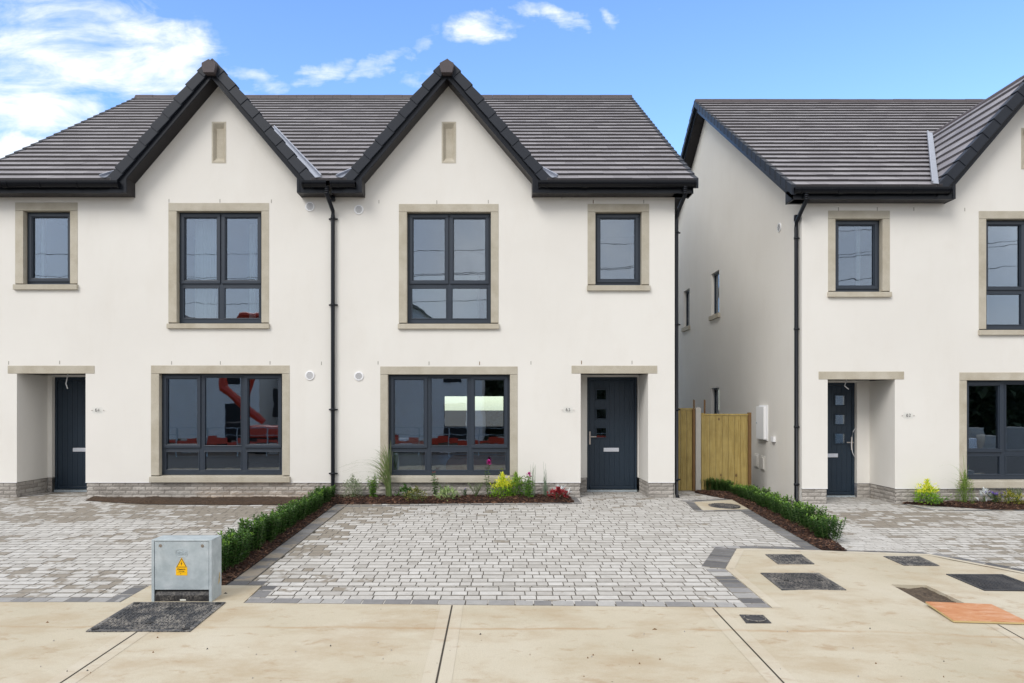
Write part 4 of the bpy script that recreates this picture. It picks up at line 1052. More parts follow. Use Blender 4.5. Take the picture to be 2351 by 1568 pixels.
# ------------------------------------------------------------------ street furniture and covers
def plate_cover(name, label, cat, quad, mat, studs=0, ring=.0, hgt=.012, group=None, bar=None, lift=.006, lugs=()):
    """a lid filling quad (world x,y), slightly proud of the slab, with a frame ring and anti-slip studs"""
    Q = [Vector((x, y)) for x, y in quad]
    def B(a, b): return (Q[0] * (1 - a) + Q[1] * a) * (1 - b) + (Q[3] * (1 - a) + Q[2] * a) * b
    cx = sum((q for q in Q), Vector((0, 0))) / 4; base = gz(cx.x, cx.y) + lift
    e = empty(name, (cx.x, cx.y, base)); tag(e, label, cat, group)
    def Z(p, z): return (p.x, p.y, gz(p.x, p.y) + lift + z)
    m = MB(); f = .035; 
    w = (Q[1] - Q[0]).length; d = (Q[3] - Q[0]).length; fa, fb = f / w, f / d
    for a0, a1, b0, b1 in ((0, 1, 0, fb), (0, 1, 1 - fb, 1), (0, fa, fb, 1 - fb), (1 - fa, 1, fb, 1 - fb)):
        c = [B(a0, b0), B(a1, b0), B(a1, b1), B(a0, b1)]; m.hexa([Z(p, -.01) for p in c] + [Z(p, hgt * .7) for p in c])
    m.build('cover_frame', mat, e)
    nb = 2 if bar else 1
    for k in range(nb):
        b0 = fb + (1 - 2 * fb) * k / nb + .004; b1 = fb + (1 - 2 * fb) * (k + 1) / nb - .004; a0, a1 = fa + .006, 1 - fa - .006
        m = MB(); c = [B(a0, b0), B(a1, b0), B(a1, b1), B(a0, b1)]; m.hexa([Z(p, -.01) for p in c] + [Z(p, hgt * .6) for p in c])
        if studs:
            na = int(w * (a1 - a0) / studs); nd = int(d * (b1 - b0) / studs)
            for i in range(na):
                for j in range(nd):
                    o = .25 if j % 2 else 0
                    ca, cb = a0 + (a1 - a0) * (i + .5 + o - .12) / na, b0 + (b1 - b0) * (j + .5) / nd
                    ha, hb = .30 * (a1 - a0) / na, .26 * (b1 - b0) / nd
                    c = [B(ca - ha, cb - hb), B(ca + ha, cb - hb), B(ca + ha, cb + hb), B(ca - ha, cb + hb)]
                    m.hexa([Z(p, hgt * .6) for p in c] + [Z(p, hgt) for p in c])
        lid = m.build('cover_lid', mat, e)
    for a, b in lugs:
        m = MB(); p = B(a, b); m.cyl((p.x, p.y, gz(p.x, p.y) + lift + hgt * .5), .028, hgt * .65, 2, 14); m.build('lifting_lug', M['ink'], e)
    return e
def gq(*p): q = gpoly(*p); return [q[3], q[2], q[1], q[0]]
plate_cover('access_cover', 'large studded twin-panel cable cover in the pavement in front of the metal cabinet', 'access cover', gq((307, 1386), (518, 1386), (436, 1453), (197, 1453)), M['iron_dirty'], studs=.034, bar=True, hgt=.014, lugs=((.06, .06), (.06, .94), (.94, .94), (.94, .06), (.5, .25), (.5, .75)))
c = plate_cover('access_cover', 'smallest cover, black square with a round lid, beside the diagonal pavement joint', 'access cover', gq((1697.7, 1414), (1752, 1415), (1771, 1433), (1713, 1433)), M['iron_clean'], hgt=.01, group='inspection covers in the concrete apron')
m = MB(); x, y = c.location.x, c.location.y; m.tube([(x + .085 * math.cos(k * .2618), y + .085 * math.sin(k * .2618), gz(x, y) + .016) for k in range(25)], .005, 6, cap=False); m.build('lid_ring', M['iron'], c)
plate_cover('access_cover', 'speckled grey cover with orange rust edge, nearest the paving corner', 'access cover', gq((1757, 1275), (1840, 1275), (1870, 1297), (1786, 1297)), M['iron_dirty'], studs=.05, group='inspection covers in the concrete apron')
plate_cover('access_cover', 'big square mud-speckled cover at the left of the concrete apron', 'access cover', gq((1746, 1318), (1880, 1318), (1943, 1357), (1795, 1357)), M['iron_dirty'], studs=.04, group='inspection covers in the concrete apron', lugs=((.25, .5), (.8, .5)))
plate_cover('access_cover', 'pale grey worn cover beyond the open soil pit', 'access cover', gq((2028, 1279), (2110, 1279), (2157, 1301), (2075, 1300)), M['iron_dirty'], studs=.05, group='inspection covers in the concrete apron')
plate_cover('access_cover', 'clean black square cover right of the open soil pit at the picture edge', 'access cover', gq((2172, 1320.5), (2302, 1321), (2402, 1358), (2260, 1358)), M['iron_clean'], studs=.04, group='inspection covers in the concrete apron')
# round manhole
p = G(1659.5, 1162.7); a = G(1624, 1162.7); r_ = p[0] - a[0]
e = empty('manhole_cover', (p[0], p[1], gz(*p))); tag(e, 'round iron manhole cover in a concrete square near the right hedge', 'manhole cover')
m = MB(); m.cyl((p[0], p[1], gz(*p) - .01), r_, .028, 2, 40); m.build('cover_frame', M['iron'], e, bevel=.003)
m = MB(); z0 = gz(*p) + .018
m.cyl((p[0], p[1], z0 - .01), r_ - .03, .013, 2, 40)
for i in range(-9, 10):
    for j in range(-9, 10):
        x, y = i * .034 + (j % 2) * .017, j * .034
        if x * x + y * y < (r_ - .045) ** 2: m.box(p[0] + x - .01, p[0] + x + .01, p[1] + y - .006, p[1] + y + .006, z0 + .003, z0 + .009)
m.build('cover_lid', M['iron_dirty'], e)

# plywood board lying over the edge of the pit
bq = gpoly((2124, 1390), (2274, 1393), (2500, 1437), (2189, 1431)); bq = [G(2189, 1432), G(2364, 1437), G(2276, 1396), G(2125, 1392)]
m = MB(); lo = [.012, .012, .018, .026]
for k, (ma, z0, z1) in enumerate(((1, 0, .015), (0, .015, .018))):
    m.hexa([(x, y, gz(x, y) + lo[i] + z0) for i, (x, y) in enumerate(bq)] + [(x, y, gz(x, y) + lo[i] + z1) for i, (x, y) in enumerate(bq)], ma)
o = m.build('plywood_board', [M['ply'], M['plyedge']]); tag(o, 'orange-brown plywood board lying on the pavement by the open pit', 'board')
# bits of debris
def chip(px, py, w, h, label, mat='ink'):
    x, y = G(px, py); m = MB(); z = gz(x, y) + .006
    m.mesh([(x - w, y - h, z), (x + w * .8, y - h * .7, z), (x + w, y + h * .6, z), (x - w * .6, y + h, z), (x, y, z + .012)], [(3, 2, 1, 0), (0, 1, 4), (1, 2, 4), (2, 3, 4), (3, 0, 4)])
    o = m.build('stone_chip', M[mat]); tag(o, label, 'debris', 'dark crumbs scattered over the concrete pavement')
chip(1503, 1447, .022, .008, 'longest dark crumb on the pavement, between the two middle joints', 'timber_dark'); chip(1103, 1458, .008, .01, 'dark crumb just right of the middle pavement joint')
chip(518, 1364, .018, .006, 'black scrap on the concrete beside the cabinet base'); chip(109, 1431, .012, .006, 'dark crumb left of the large cable cover', 'timber_dark')
rs = random.getstate(); random.seed(3)
for k in range(34):
    px, py = random.uniform(60, 2280), random.uniform(1440, 1560)
    if 190 < px < 520 and py < 1458: continue
    s_ = random.uniform(.003, .007); chip(px, py, s_, s_, 'tiny dark crumb of grit on the concrete pavement', random.choice(('ink', 'timber_dark', 'mortar')))
random.setstate(rs)

# electricity cabinet
cy0 = 6.47; s0 = FPX / cy0; xl, xr = (347.5 - CX) / s0, (486 - CX) / s0; zb = gz(-2.8, cy0) + .006; zt = H + (CY - 1239) / s0; dp = .23
cab = empty('utility_cabinet', ((xl + xr) / 2, cy0 + dp / 2, zb)); tag(cab, 'squat galvanised steel electricity cabinet with a yellow danger sticker, beside the left hedge', 'utility cabinet')
W = xr - xl
def cx(u): return xl + W * (u - 105) / (1213 - 105)         # pixel columns of the close-up
def cz(v): return zt - (zt - zb) * (v - 263) / (1448 - 263)
m = MB(); t = .012
m.box(xl, xr, cy0 + .02, cy0 + dp, zt - .012, zt); m.box(xl, xl + t, cy0 + .02, cy0 + dp, zb, zt - .012); m.box(xr - t, xr, cy0 + .02, cy0 + dp, zb, zt - .012); m.box(xl + t, xr - t, cy0 + dp - t, cy0 + dp, zb, zt - .012)
m.box(xl, cx(155), cy0, cy0 + .02, zb, zt); m.box(cx(1163), xr, cy0, cy0 + .02, zb, zt); m.box(cx(155), cx(1163), cy0, cy0 + .02, cz(300), zt)
m.build('cabinet_body', M['galv'], cab, bevel=.0025)
m = MB(); m.box(cx(155), cx(1163), cy0 + .03, cy0 + .04, zb, cz(300)); m.build('door_gap', M['black'], cab)
m = MB(); m.box(cx(162), cx(1157), cy0 + .004, cy0 + .02, cz(1222), cz(309)); dr = m.build('cabinet_door', M['galv'], cab, bevel=.003)
m = MB(); m.box(cx(160), cx(1160), cy0 + .012, cy0 + .03, zb, cz(1330)); m.hexa([(cx(160), cy0 + .012, cz(1330)), (cx(1160), cy0 + .012, cz(1330)), (cx(1160), cy0 + .03, cz(1330)), (cx(160), cy0 + .03, cz(1330)), (cx(172), cy0 + .024, cz(1262)), (cx(1150), cy0 + .024, cz(1262)), (cx(1150), cy0 + .03, cz(1262)), (cx(172), cy0 + .03, cz(1262))])
pl = m.build('plinth_panel', M['cabblack'], cab, bevel=.002)
m = MB(); m.box(cx(620), cx(728), cy0 + .0105, cy0 + .0125, cz(1434), cz(1404)); m.build('maker_label', M['cream'], pl)
for u, v in ((269, 379), (1040, 382)):
    m = MB(); m.cyl((cx(u), cy0 + .001, cz(v)), .0145, .004, 1, 24); lk = m.build('cabinet_lock', M['steel'], dr)
    m = MB(); m.cyl((cx(u) - .004, cy0 - .0002, cz(v) + .008), .0022, .002, 1, 8); m.cyl((cx(u) + .003, cy0 - .0002, cz(v) - .008), .0022, .002, 1, 8); m.build('lock_pin', M['ink'], lk)
# embossed badge: rounded outline and the letters
m = MB(); n = 40; ccx, ccz = cx(658), cz(521); rx, rz = (cx(765) - cx(553)) / 2, (cz(449) - cz(594)) / 2
def sup(a, p=.62): c, s = math.cos(a), math.sin(a); return math.copysign(abs(c) ** p, c), math.copysign(abs(s) ** p, s)
m.tube([(ccx + rx * sup(2 * math.pi * k / n)[0], cy0 + .003, ccz + rz * sup(2 * math.pi * k / n)[1]) for k in range(n + 1)], .0022, 8, cap=False)
def bar(u0, v0, u1, v1): m.tube([(cx(u0), cy0 + .003, cz(v0)), (cx(u1), cy0 + .003, cz(v1))], .0024, 8)
for v in (496, 522, 547): bar(568, v, 625, v)
bar(640, 496, 700, 496); bar(640, 496, 635, 512); bar(635, 512, 650, 522); bar(650, 522, 690, 522); bar(690, 522, 696, 538); bar(696, 538, 680, 547); bar(625, 547, 680, 547)
bar(715, 496, 735, 496); bar(735, 496, 742, 510); bar(742, 510, 728, 522); bar(706, 522, 730, 522); bar(730, 522, 742, 535); bar(742, 535, 730, 547); bar(706, 547, 730, 547)
m.build('embossed_badge', M['galv'], dr, smooth=True)
m = MB(); y = cy0 + .002
m.box(cx(553), cx(762), y, y + .003, cz(945), cz(793)); m.prism([(cx(557), y, cz(792.5)), (cx(758), y, cz(792.5)), (cx(664), y, cz(610)), (cx(652), y, cz(610))], (0, .003, 0))
stk = m.build('warning_sticker', M['yellow'], dr)
m = MB(); y2 = y - .0008
def tri(o, yy): return [(cx(657) + (x - cx(657)) * o, yy, cz(732) + (z - cz(732)) * o) for x, z in ((cx(562), cz(790)), (cx(754), cz(790)), (cx(658), cz(614)))]
A, B_ = tri(1, y2), tri(.84, y2)
for i in range(3): j = (i + 1) % 3; m.face([A[i], A[j], B_[j], B_[i]])
bolt = [(664, 674), (640, 722), (655, 720), (650, 742), (646, 740), (657, 756), (664, 738), (659, 740), (672, 706), (655, 709), (668, 676)]
m.face([(cx(u), y2, cz(v)) for u, v in bolt[::-1]]); m.box(cx(632), cx(650), y2, y2 + .0005, cz(919), cz(910)); m.box(cx(580), cx(736), y2, y2 + .0005, cz(892.5), cz(890.5))
m.build('warning_symbol', M['ink'], stk)
text_mesh('sticker_word', 'Danger', .0195, M['ink'], stk, (cx(657), y2, cz(829)), depth=.0003, sx=1.28, bold=.0006); text_mesh('sticker_word', 'Keep away', .0105, M['ink'], stk, (cx(657), y2, cz(866)), depth=.0003, sx=1.1, bold=.0003)
m = MB(); y = cy0 + .18; xx = xr + .0006
for (a, b, c_, d_2) in ((.150, .185, .12, .19), (.165, .195, .16, .23)): m.prism([(xx, cy0 + a, zb + c_), (xx, cy0 + b, zb + c_ + .02), (xx, cy0 + b, zb + d_2), (xx, cy0 + a + .01, zb + d_2 - .01)], (.0006, 0, 0))
m.build('mud_splash', M['plyedge'], cab)

# ------------------------------------------------------------------ side passage: fence, post, gate, stakes
gy = 13.62
def panel(name, label, x0, x1, z0, z1, cat, posts, rail=False):
    e = empty(name, ((x0 + x1) / 2, gy, z0)); tag(e, label, cat)
    x = x0; k = 0
    m = MB()
    while x < x1 - .01: w = min(x + .1155, x1); m.box(x + .0015, w - .0015, gy, gy + .02, z0, z1 - .035); x += .1175
    m.build('board_panel', M['timber'], e, bevel=.003)
    m = MB(); m.box(x0 - .01, x1 + .01, gy - .012, gy + .05, z1 - .033, z1); m.build('capping', M['timber'], e, bevel=.003)
    for a, b, zz in posts: m = MB(); m.box(a, b, gy - .03, gy + .055, z0 - .03, zz); m.build('stile', M['timber'] if a < x1 - .2 else M['timber_dark'], e, bevel=.003)
    return e
def gX(px): return PX(px, gy)
panel('timber_fence', 'narrow timber fence panel between the downpipe of 63 and the concrete post', HB + .06, gX(1589.3), -.02, PZ(937, gy), 'fence', [(gX(1589.8), gX(1595.5), PZ(938, gy))])
panel('timber_gate', 'wide timber gate standing behind the hedge against the side wall of 62', gX(1615.5), gX(1717), -.05, PZ(950, gy), 'gate', [(gX(1609.5), gX(1615), PZ(948, gy)), (gX(1717.5), gX(1724), PZ(947, gy))])
m = MB(); a, b = gX(1596.5), gX(1608.5); zt_ = PZ(935, gy); ya = gy - .03
m.prism([(a, ya, -.1), (b, ya, -.1), (b, ya, zt_ - .012), ((a + b) / 2, ya, zt_), (a, ya, zt_ - .012)], (0, .11, 0)); o = m.build('fence_post', M['post'], None, bevel=.004); tag(o, 'grey concrete fence post between the timber panel and the gate', 'fence post')
for px, py0, lab in ((1591.5, 917, 'thin pointed timber stake left of the concrete post'), (1616, 917, 'thin dark timber stake right of the concrete post')):
    x = gX(px) * 14.0 / gy; m = MB(); m.hexa([(x - .03, 13.98, -.05), (x + .03, 13.98, -.05), (x + .03, 14.0, -.05), (x - .03, 14.0, -.05), (x + .0, 13.98, PZ(py0, 14)), (x + .026, 13.98, PZ(py0 + 2, 14)), (x + .026, 14.0, PZ(py0 + 2, 14)), (x + .0, 14.0, PZ(py0, 14))])
    o = m.build('timber_stake', M['timber_dark']); tag(o, lab, 'stake', 'stakes behind the side fence')

# ------------------------------------------------------------------ plants
def leaf(m, p, d, up, l, w, t=0, mi=0, fold=.25, u=None, curl=.0):
    p, d = Vector(p), Vector(d).normalized(); s = d.cross(up)
    if s.length < 1e-3: s = d.cross(Vector((1, 0, 0)))
    s.normalize(); n = s.cross(d); u = random.random() if u is None else u
    tip = p + d * l - n * l * curl; mid = p + d * l * .48 + n * 0
    a, b = mid + s * w / 2 + n * w * fold, mid - s * w / 2 + n * w * fold
    m.mesh([p, a, tip, b], [(0, 1, 2), (0, 2, 3)], mi, t, u)
def rnd_dir(el0, el1):
    a = random.uniform(0, 2 * math.pi); e = R(random.uniform(el0, el1)); return Vector((math.cos(a) * math.cos(e), math.sin(a) * math.cos(e), math.sin(e)))
UP = Vector((0, 0, 1))
def hedge_mesh(hh, spread, seed, bright=.12, nst=9, ll=.045, lw=.015, n=1.0):
    random.seed(seed); m = MB()
    for k in range(nst):
        a = random.uniform(0, 6.28); r = spread * math.sqrt(random.random()); bx, by = r * .6 * math.cos(a), r * .6 * math.sin(a); tx, ty = r * math.cos(a), r * math.sin(a)
        h = hh * random.uniform(.84, 1.04); pts = [Vector((bx + (tx - bx) * f, by + (ty - by) * f, h * f)) for f in (0, .35, .7, 1)]
        m.tube(pts, [.004, .0035, .003, .002], 5, 1)
        nl = int(h / .0105 * n); tipb = random.random() < bright * 2
        for i in range(nl):
            f = .10 + .9 * i / nl; q = pts[0].lerp(pts[3], f); ang = i * 2.4 + random.uniform(-.3, .3); el = R(random.uniform(5, 50) if f < .93 else random.uniform(40, 85))
            d = Vector((math.cos(ang) * math.cos(el), math.sin(ang) * math.cos(el), math.sin(el)))
            l = ll * random.uniform(.75, 1.15) * (1 if f < .9 else .8); t = 0
            if f > .90 and tipb: t = random.uniform(.5, 1)
            elif f > .8: t = random.uniform(0, .25)
            leaf(m, q, d, UP, l, lw * random.uniform(.8, 1.2), t, 0, .22, curl=random.uniform(.0, .25))
    return m
def scatter_row(name, hz, path, n, meshes, label, group, base, sc=(1, 1)):
    protos = []; k = 0
    for i in range(n):
        f = (i + .5) / n; 
        # position along a polyline
        tot = sum((Vector(b) - Vector(a)).length for a, b in zip(path, path[1:])); s = f * tot
        for a, b in zip(path, path[1:]):
            l = (Vector(b) - Vector(a)).length
            if s <= l: p = Vector(a).lerp(Vector(b), s / l); break
            s -= l
        x, y = p.x + random.uniform(-.02, .02), p.y + random.uniform(-.03, .03)
        me = meshes[i % len(meshes)]
        if len(protos) <= i % len(meshes):
            o = me.build(name, [M['hedge'], M['stem']]); protos.append(o)
        else: o = protos[i % len(meshes)].copy(); COL.objects.link(o)
        o.location = (x, y, hz(x, y) - .01); o.rotation_euler = (random.uniform(-.04, .04), random.uniform(-.04, .04), random.uniform(0, 6.28)); s_ = random.uniform(.93, 1.08); k_ = s_ * (sc[0] + (sc[1] - sc[0]) * f); o.scale = (s_ * (1 + k_) / 2, s_ * (1 + k_) / 2, k_ * random.uniform(.93, 1.06))
        lb = label
        if i == 0: lb = base[0]
        if i == n - 1: lb = base[1]
        tag(o, lb, 'hedge plant', group)
tall = [hedge_mesh(.36, .145, 100 + k, .10, 20, .055, .021, 1.15) for k in range(4)]
scatter_row('hedge_plant', hz1, [(-2.855, 7.20), (-2.83, 12.1)], 21, tall, 'upright young evergreen plant in the left hedge row between the two driveways', 'young plants of the left hedge row', ('frontmost plant of the left hedge row, right behind the steel cabinet', 'last plant of the left hedge row, at the foot of the central downpipe'), sc=(1.0, .70))
random.seed(11)
bush = [hedge_mesh(.31, .22, 200 + k, .35, 28, .048, .021, 1.15) for k in range(4)]
pr = [G(1911, 1248), G(1850, 1218), G(1745, 1163), G(1692, 1138)]
scatter_row('hedge_plant', hz3, pr[:], 15, bush, 'bushy young evergreen plant in the diagonal right hedge row', 'young plants of the right hedge row', ('frontmost plant of the right hedge row, at the concrete apron corner', 'plant of the right hedge row where it turns along the timber gate'), sc=(.92, .72))
bush2 = [hedge_mesh(.36, .17, 300 + k, .10, 22, .045, .019, 1.1) for k in range(3)]
scatter_row('hedge_plant', lambda x, y: gz(x, y) + .02, [G(1683, 1135), G(1608, 1127)], 7, bush2, 'dark young evergreen plant in the hedge row along the timber gate', 'young plants of the hedge along the gate', ('rightmost plant of the hedge row along the timber gate', 'leftmost plant of the gate hedge, in front of the concrete post'), sc=(.68, .68))

def plant(name, label, px, py, fnc, mats, group=None, yoff=0):
    random.seed(int(px * 7)); x, y = G(px, py); y2 = min(y, 12.20); x *= y2 / y; y = y2; m = MB(); fnc(m); o = m.build(name, mats); o.location = (x, y, gz(x, y) + .04); k_ = 1.0 if 'grass' in name else 1.12; o.scale = (k_, k_, k_); tag(o, label, 'plant', group); return o
def mats(a): return [a, M['stem']]
def LF(n, c1, c2, c3=None, g=.45, tl=.3): return mk_leaf(n, c1, c2, c3, g, tl)
L_silver = LF('leaf_variegated', (0.135, 0.189, 0.095), (0.567, 0.621, 0.446)); L_mid = LF('leaf_midgreen', (0.081, 0.189, 0.027), (0.203, 0.378, 0.068), (0.338, 0.486, 0.081)); L_dark = LF('leaf_darkgreen', (0.041, 0.108, 0.020), (0.108, 0.230, 0.041))
L_lime = LF('leaf_lime', (0.189, 0.405, 0.027), (0.405, 0.648, 0.041), (0.850, 0.850, 0.081)); L_bronze = LF('leaf_bronze', (0.095, 0.162, 0.041), (0.297, 0.270, 0.068)); L_grass = LF('leaf_grass', (.06, .13, .03), (.17, .26, .08), (.26, .28, .12))
L_blue = LF('leaf_bluegreen', (0.095, 0.162, 0.108), (0.216, 0.297, 0.189)); L_var = LF('leaf_cream_edge', (0.189, 0.324, 0.121), (0.567, 0.675, 0.297)); L_pale = LF('leaf_pale', (0.270, 0.338, 0.189), (0.486, 0.513, 0.351))
L_red = LF('leaf_red', (0.230, 0.020, 0.027), (0.486, 0.068, 0.081)); L_white = LF('leaf_silver', (0.567, 0.634, 0.648), (0.837, 0.850, 0.850)); 
F_mag = simple('petal_magenta', (.50, .02, .25), .5, var=.3, vs=90); F_pur = simple('petal_purple', (.16, .10, .42), .5, var=.3, vs=90); F_red = simple('bud_red', (.30, .05, .03), .5); F_yel = simple('petal_yellow', (.6, .5, .05), .5)
def dome(rx, rz, n, ll, lw, tz=.6, el=(-10, 70), sticks=10):
    def f(m):
        for k in range(sticks): d = rnd_dir(25, 85); m.tube([(0, 0, 0), (d.x * rx * .9, d.y * rx * .9, d.z * rz * .9)], [.004, .002], 5, 1)
        for i in range(n):
            d = rnd_dir(-5, 90); r = random.uniform(.45, 1) ** .6; c = 1 + .25 * math.sin(d.x * 7 + 2) * math.cos(d.y * 6)
            p = Vector((d.x * rx * r * c, d.y * rx * r * c, max(.01, d.z * rz * r * c + .02)))
            q = (d + rnd_dir(*el) * .9).normalized(); leaf(m, p, q, UP, ll * random.uniform(.7, 1.2), lw * random.uniform(.7, 1.2), 1 if p.z > rz * tz and random.random() < .8 else 0, 0, .2, curl=random.uniform(0, .3))
    return f
def stems(n, h, sp, ll, lw, per=16, flower=None, lean=(0, 0), el=(0, 45), tipt=0, bare=.12):
    def f(m):
        for k in range(n):
            a = random.uniform(0, 6.28); r = sp * random.random(); hh = h * random.uniform(.7, 1.05) if k else h
            P = [Vector((0, 0, 0)), Vector((r * .35 * math.cos(a) + lean[0] * .3, r * .35 * math.sin(a), hh * .4)), Vector((r * math.cos(a) + lean[0], r * math.sin(a) + lean[1], hh))]
            m.tube(P, [.004, .0035, .002], 5, 1)
            for i in range(per):
                t = bare + (1 - bare) * i / per; q = P[0].lerp(P[1], t * 2.5) if t < .4 else P[1].lerp(P[2], (t - .4) / .6); an = i * 2.4; e = R(random.uniform(*el))
                leaf(m, q, (math.cos(an) * math.cos(e), math.sin(an) * math.cos(e), math.sin(e)), UP, ll * random.uniform(.7, 1.15) * (1.1 - .4 * t), lw * random.uniform(.8, 1.1), tipt if t > .75 else 0, 0, .2, curl=random.uniform(.1, .5))
            if flower and k < flower[0]:
                for j in range(flower[1]): d = rnd_dir(-20, 90); leaf(m, P[2] + d * flower[2] * random.uniform(.0, .45), d + rnd_dir(-60, 60) * .6, UP, flower[2] * .75, flower[2] * .7, 0, 2, .1)
    return f
def grass(n, h, sp, dirx=-1, bias=.6, w=.004, stiff=.5):
    def f(m):
        for k in range(n):
            a = random.uniform(0, 6.28); r = .05 * random.random(); b = Vector((r * math.cos(a), r * math.sin(a) * .6, 0)); hh = h * random.uniform(.45, 1.0)
            dx = (dirx * bias + random.uniform(-1, 1) * .6) * sp * random.uniform(.25, 1.1); dy = random.uniform(-.35, .2) * sp
            ar = abs(dx) / max(sp, .01); ns = 9; vs = []; fs = []
            for i in range(ns + 1):
                t = i / ns; z = hh * (t * 1.35 - (.35 + .55 * ar * (1 - stiff)) * t ** 3); ww = w * (1 - t) ** .4 * .5 + .0006
                c = b + Vector((dx * t ** 2.2, dy * t ** 2, max(z, .0))); vs += [c + Vector((-ww, 0, 0)), c + Vector((ww, .001, 0))]
            for i in range(ns): fs.append((2 * i, 2 * i + 1, 2 * i + 3, 2 * i + 2))
            m.mesh(vs, fs, 0, random.random() * .8)
    return f
GB = 'plants in the flower bed of 63'
bx = lambda u: 746 + u * .2490; by = lambda v: 1033 + v * .2490      # close-up strip to photo pixels
plant('shrub', 'pale variegated bushy shrub next to the central downpipe', bx(258), by(462), dome(.19, .27, 900, .026, .013, sticks=14), mats(L_silver), GB)
plant('leafy_plant', 'mid green leafy plant between the variegated shrub and the tall grass', bx(440), by(468), stems(12, .36, .14, .065, .018, 20, tipt=.4), mats(L_mid), GB)
plant('ornamental_grass', 'tall arching ornamental grass in front of the left window jamb of 63', bx(590), by(440), grass(85, .98, .85, -1, .5, .0085, .2), mats(L_grass), GB)
plant('low_plant', 'low dark green round-leaved plant behind the bronze plant', bx(742), by(440), dome(.13, .13, 130, .045, .036, el=(0, 40)), mats(L_dark), GB)
plant('low_plant', 'low bronze green sprawling plant at the front of the bed', bx(845), by(488), dome(.16, .15, 260, .035, .022, el=(0, 40)), mats(L_bronze), GB)
plant('flowering_plant', 'slim upright plant with a rusty red tip below the window', bx(1012), by(425), stems(3, .37, .05, .055, .02, 26, (3, 10, .02)), [L_dark, M['stem'], F_red], GB)
plant('low_plant', 'sparse sprigs of green left of the blue flowers', bx(1100), by(425), stems(6, .20, .13, .04, .02, 12, (2, 6, .012)), [L_mid, M['stem'], F_red], GB)
plant('low_plant', 'rosette plant with cream edged leaves at the front of the bed', bx(1130), by(482), dome(.16, .13, 150, .07, .02, el=(10, 60)), mats(L_var), GB)
plant('flowering_plant', 'small plant with blue flowers and grey green leaves', bx(1290), by(432), stems(9, .13, .09, .03, .009, 14, (3, 8, .016)), [L_blue, M['stem'], F_pur], GB)
plant('twiggy_plant', 'pale twiggy plant with bare stems below the window', bx(1392), by(460), stems(18, .23, .15, .028, .010, 14, None, bare=.6), mats(L_pale), GB)
plant('flowering_plant', 'tall slim plant topped by a magenta flower cluster', bx(1500), by(410), stems(2, .52, .05, .06, .022, 20, (1, 34, .055)), [L_dark, M['stem'], F_mag], GB)
plant('shrub', 'bright yellow topped lime green shrub in the flower bed of 63', bx(1640), by(455), dome(.18, .27, 750, .05, .017, tz=.5), mats(L_lime), GB)
plant('leafy_plant', 'dark green leafy plant right of the lime shrub', bx(1765), by(435), dome(.13, .28, 240, .06, .028), mats(L_mid), GB)
plant('flowering_plant', 'leafy plant with one pink flower, third from the right end of the bed', bx(1878), by(475), stems(12, .36, .15, .07, .02, 18, (1, 26, .05)), [L_mid, M['stem'], F_mag], GB)
plant('reed_grass', 'two thin upright wispy grasses in front of the wall left of the door', bx(2030), by(402), lambda m: (grass(16, .62, .06, 0, 0, .0035, .9)(m), [m.mesh([(v[0] - .21, v[1], v[2]) for v in sub.v], sub.f) for sub in [MB()] if grass(18, .60, .07, 0, 0, .0035, .9)(sub) is None], grass(26, .34, .22, 0, 0, .003, .6)(m)), mats(L_blue), GB)
plant('silver_plant', 'silvery white leaved plant at the right end of the bed', bx(2185), by(425), dome(.10, .12, 26, .10, .045, el=(10, 50)), mats(L_white), GB)
plant('red_plant', 'low red leaved plant at the right end of the bed', bx(2155), by(468), dome(.155, .11, 260, .045, .034, el=(0, 45)), mats(L_red), GB)
GC = 'plants in the flower bed of 62'
ex = lambda u: 2055 + u * .12597; ey = lambda v: 1067.6 + v * .12597
plant('shrub', 'bright yellow topped shrub at the left end of the bed of 62', ex(590), ey(700), dome(.16, .27, 700, .05, .017, tz=.55), mats(L_lime), GC)
plant('leafy_plant', 'low green leafy plant sprawling in front of the yellow shrub', ex(740), ey(765), stems(9, .15, .24, .06, .035, 9, tipt=.3), mats(L_mid), GC)
plant('feathery_plant', 'feathery light green plant with long wispy stalks beside the window of 62', ex(1275), ey(730), lambda m: (dome(.13, .38, 900, .035, .006)(m), grass(16, .86, .45, -1, .45, .004, .4)(m)), mats(LF('leaf_feathery', (.12, .22, .03), (.30, .42, .07))), GC)
plant('silver_plant', 'silvery leaved plant left of the purple flowers', ex(1640), ey(690), dome(.08, .13, 14, .11, .05, el=(20, 60)), mats(L_white), GC)
plant('flowering_plant', 'low plant with pale purple flowers at the right picture edge', ex(1820), ey(750), stems(26, .17, .15, .03, .012, 16, (26, 7, .024)), [L_blue, M['stem'], F_pur], GC)
plant('low_plant', 'yellow green trailing plant right of the purple flowers', ex(2080), ey(765), dome(.20, .16, 380, .035, .02), mats(LF('leaf_golden', (.14, .18, .03), (.42, .40, .06))), GC)
plant('twiggy_plant', 'pale twiggy plant at the right end of the bed of 62', ex(2230), ey(690), stems(14, .24, .15, .03, .010, 12, None, bare=.55), mats(L_pale), GC)

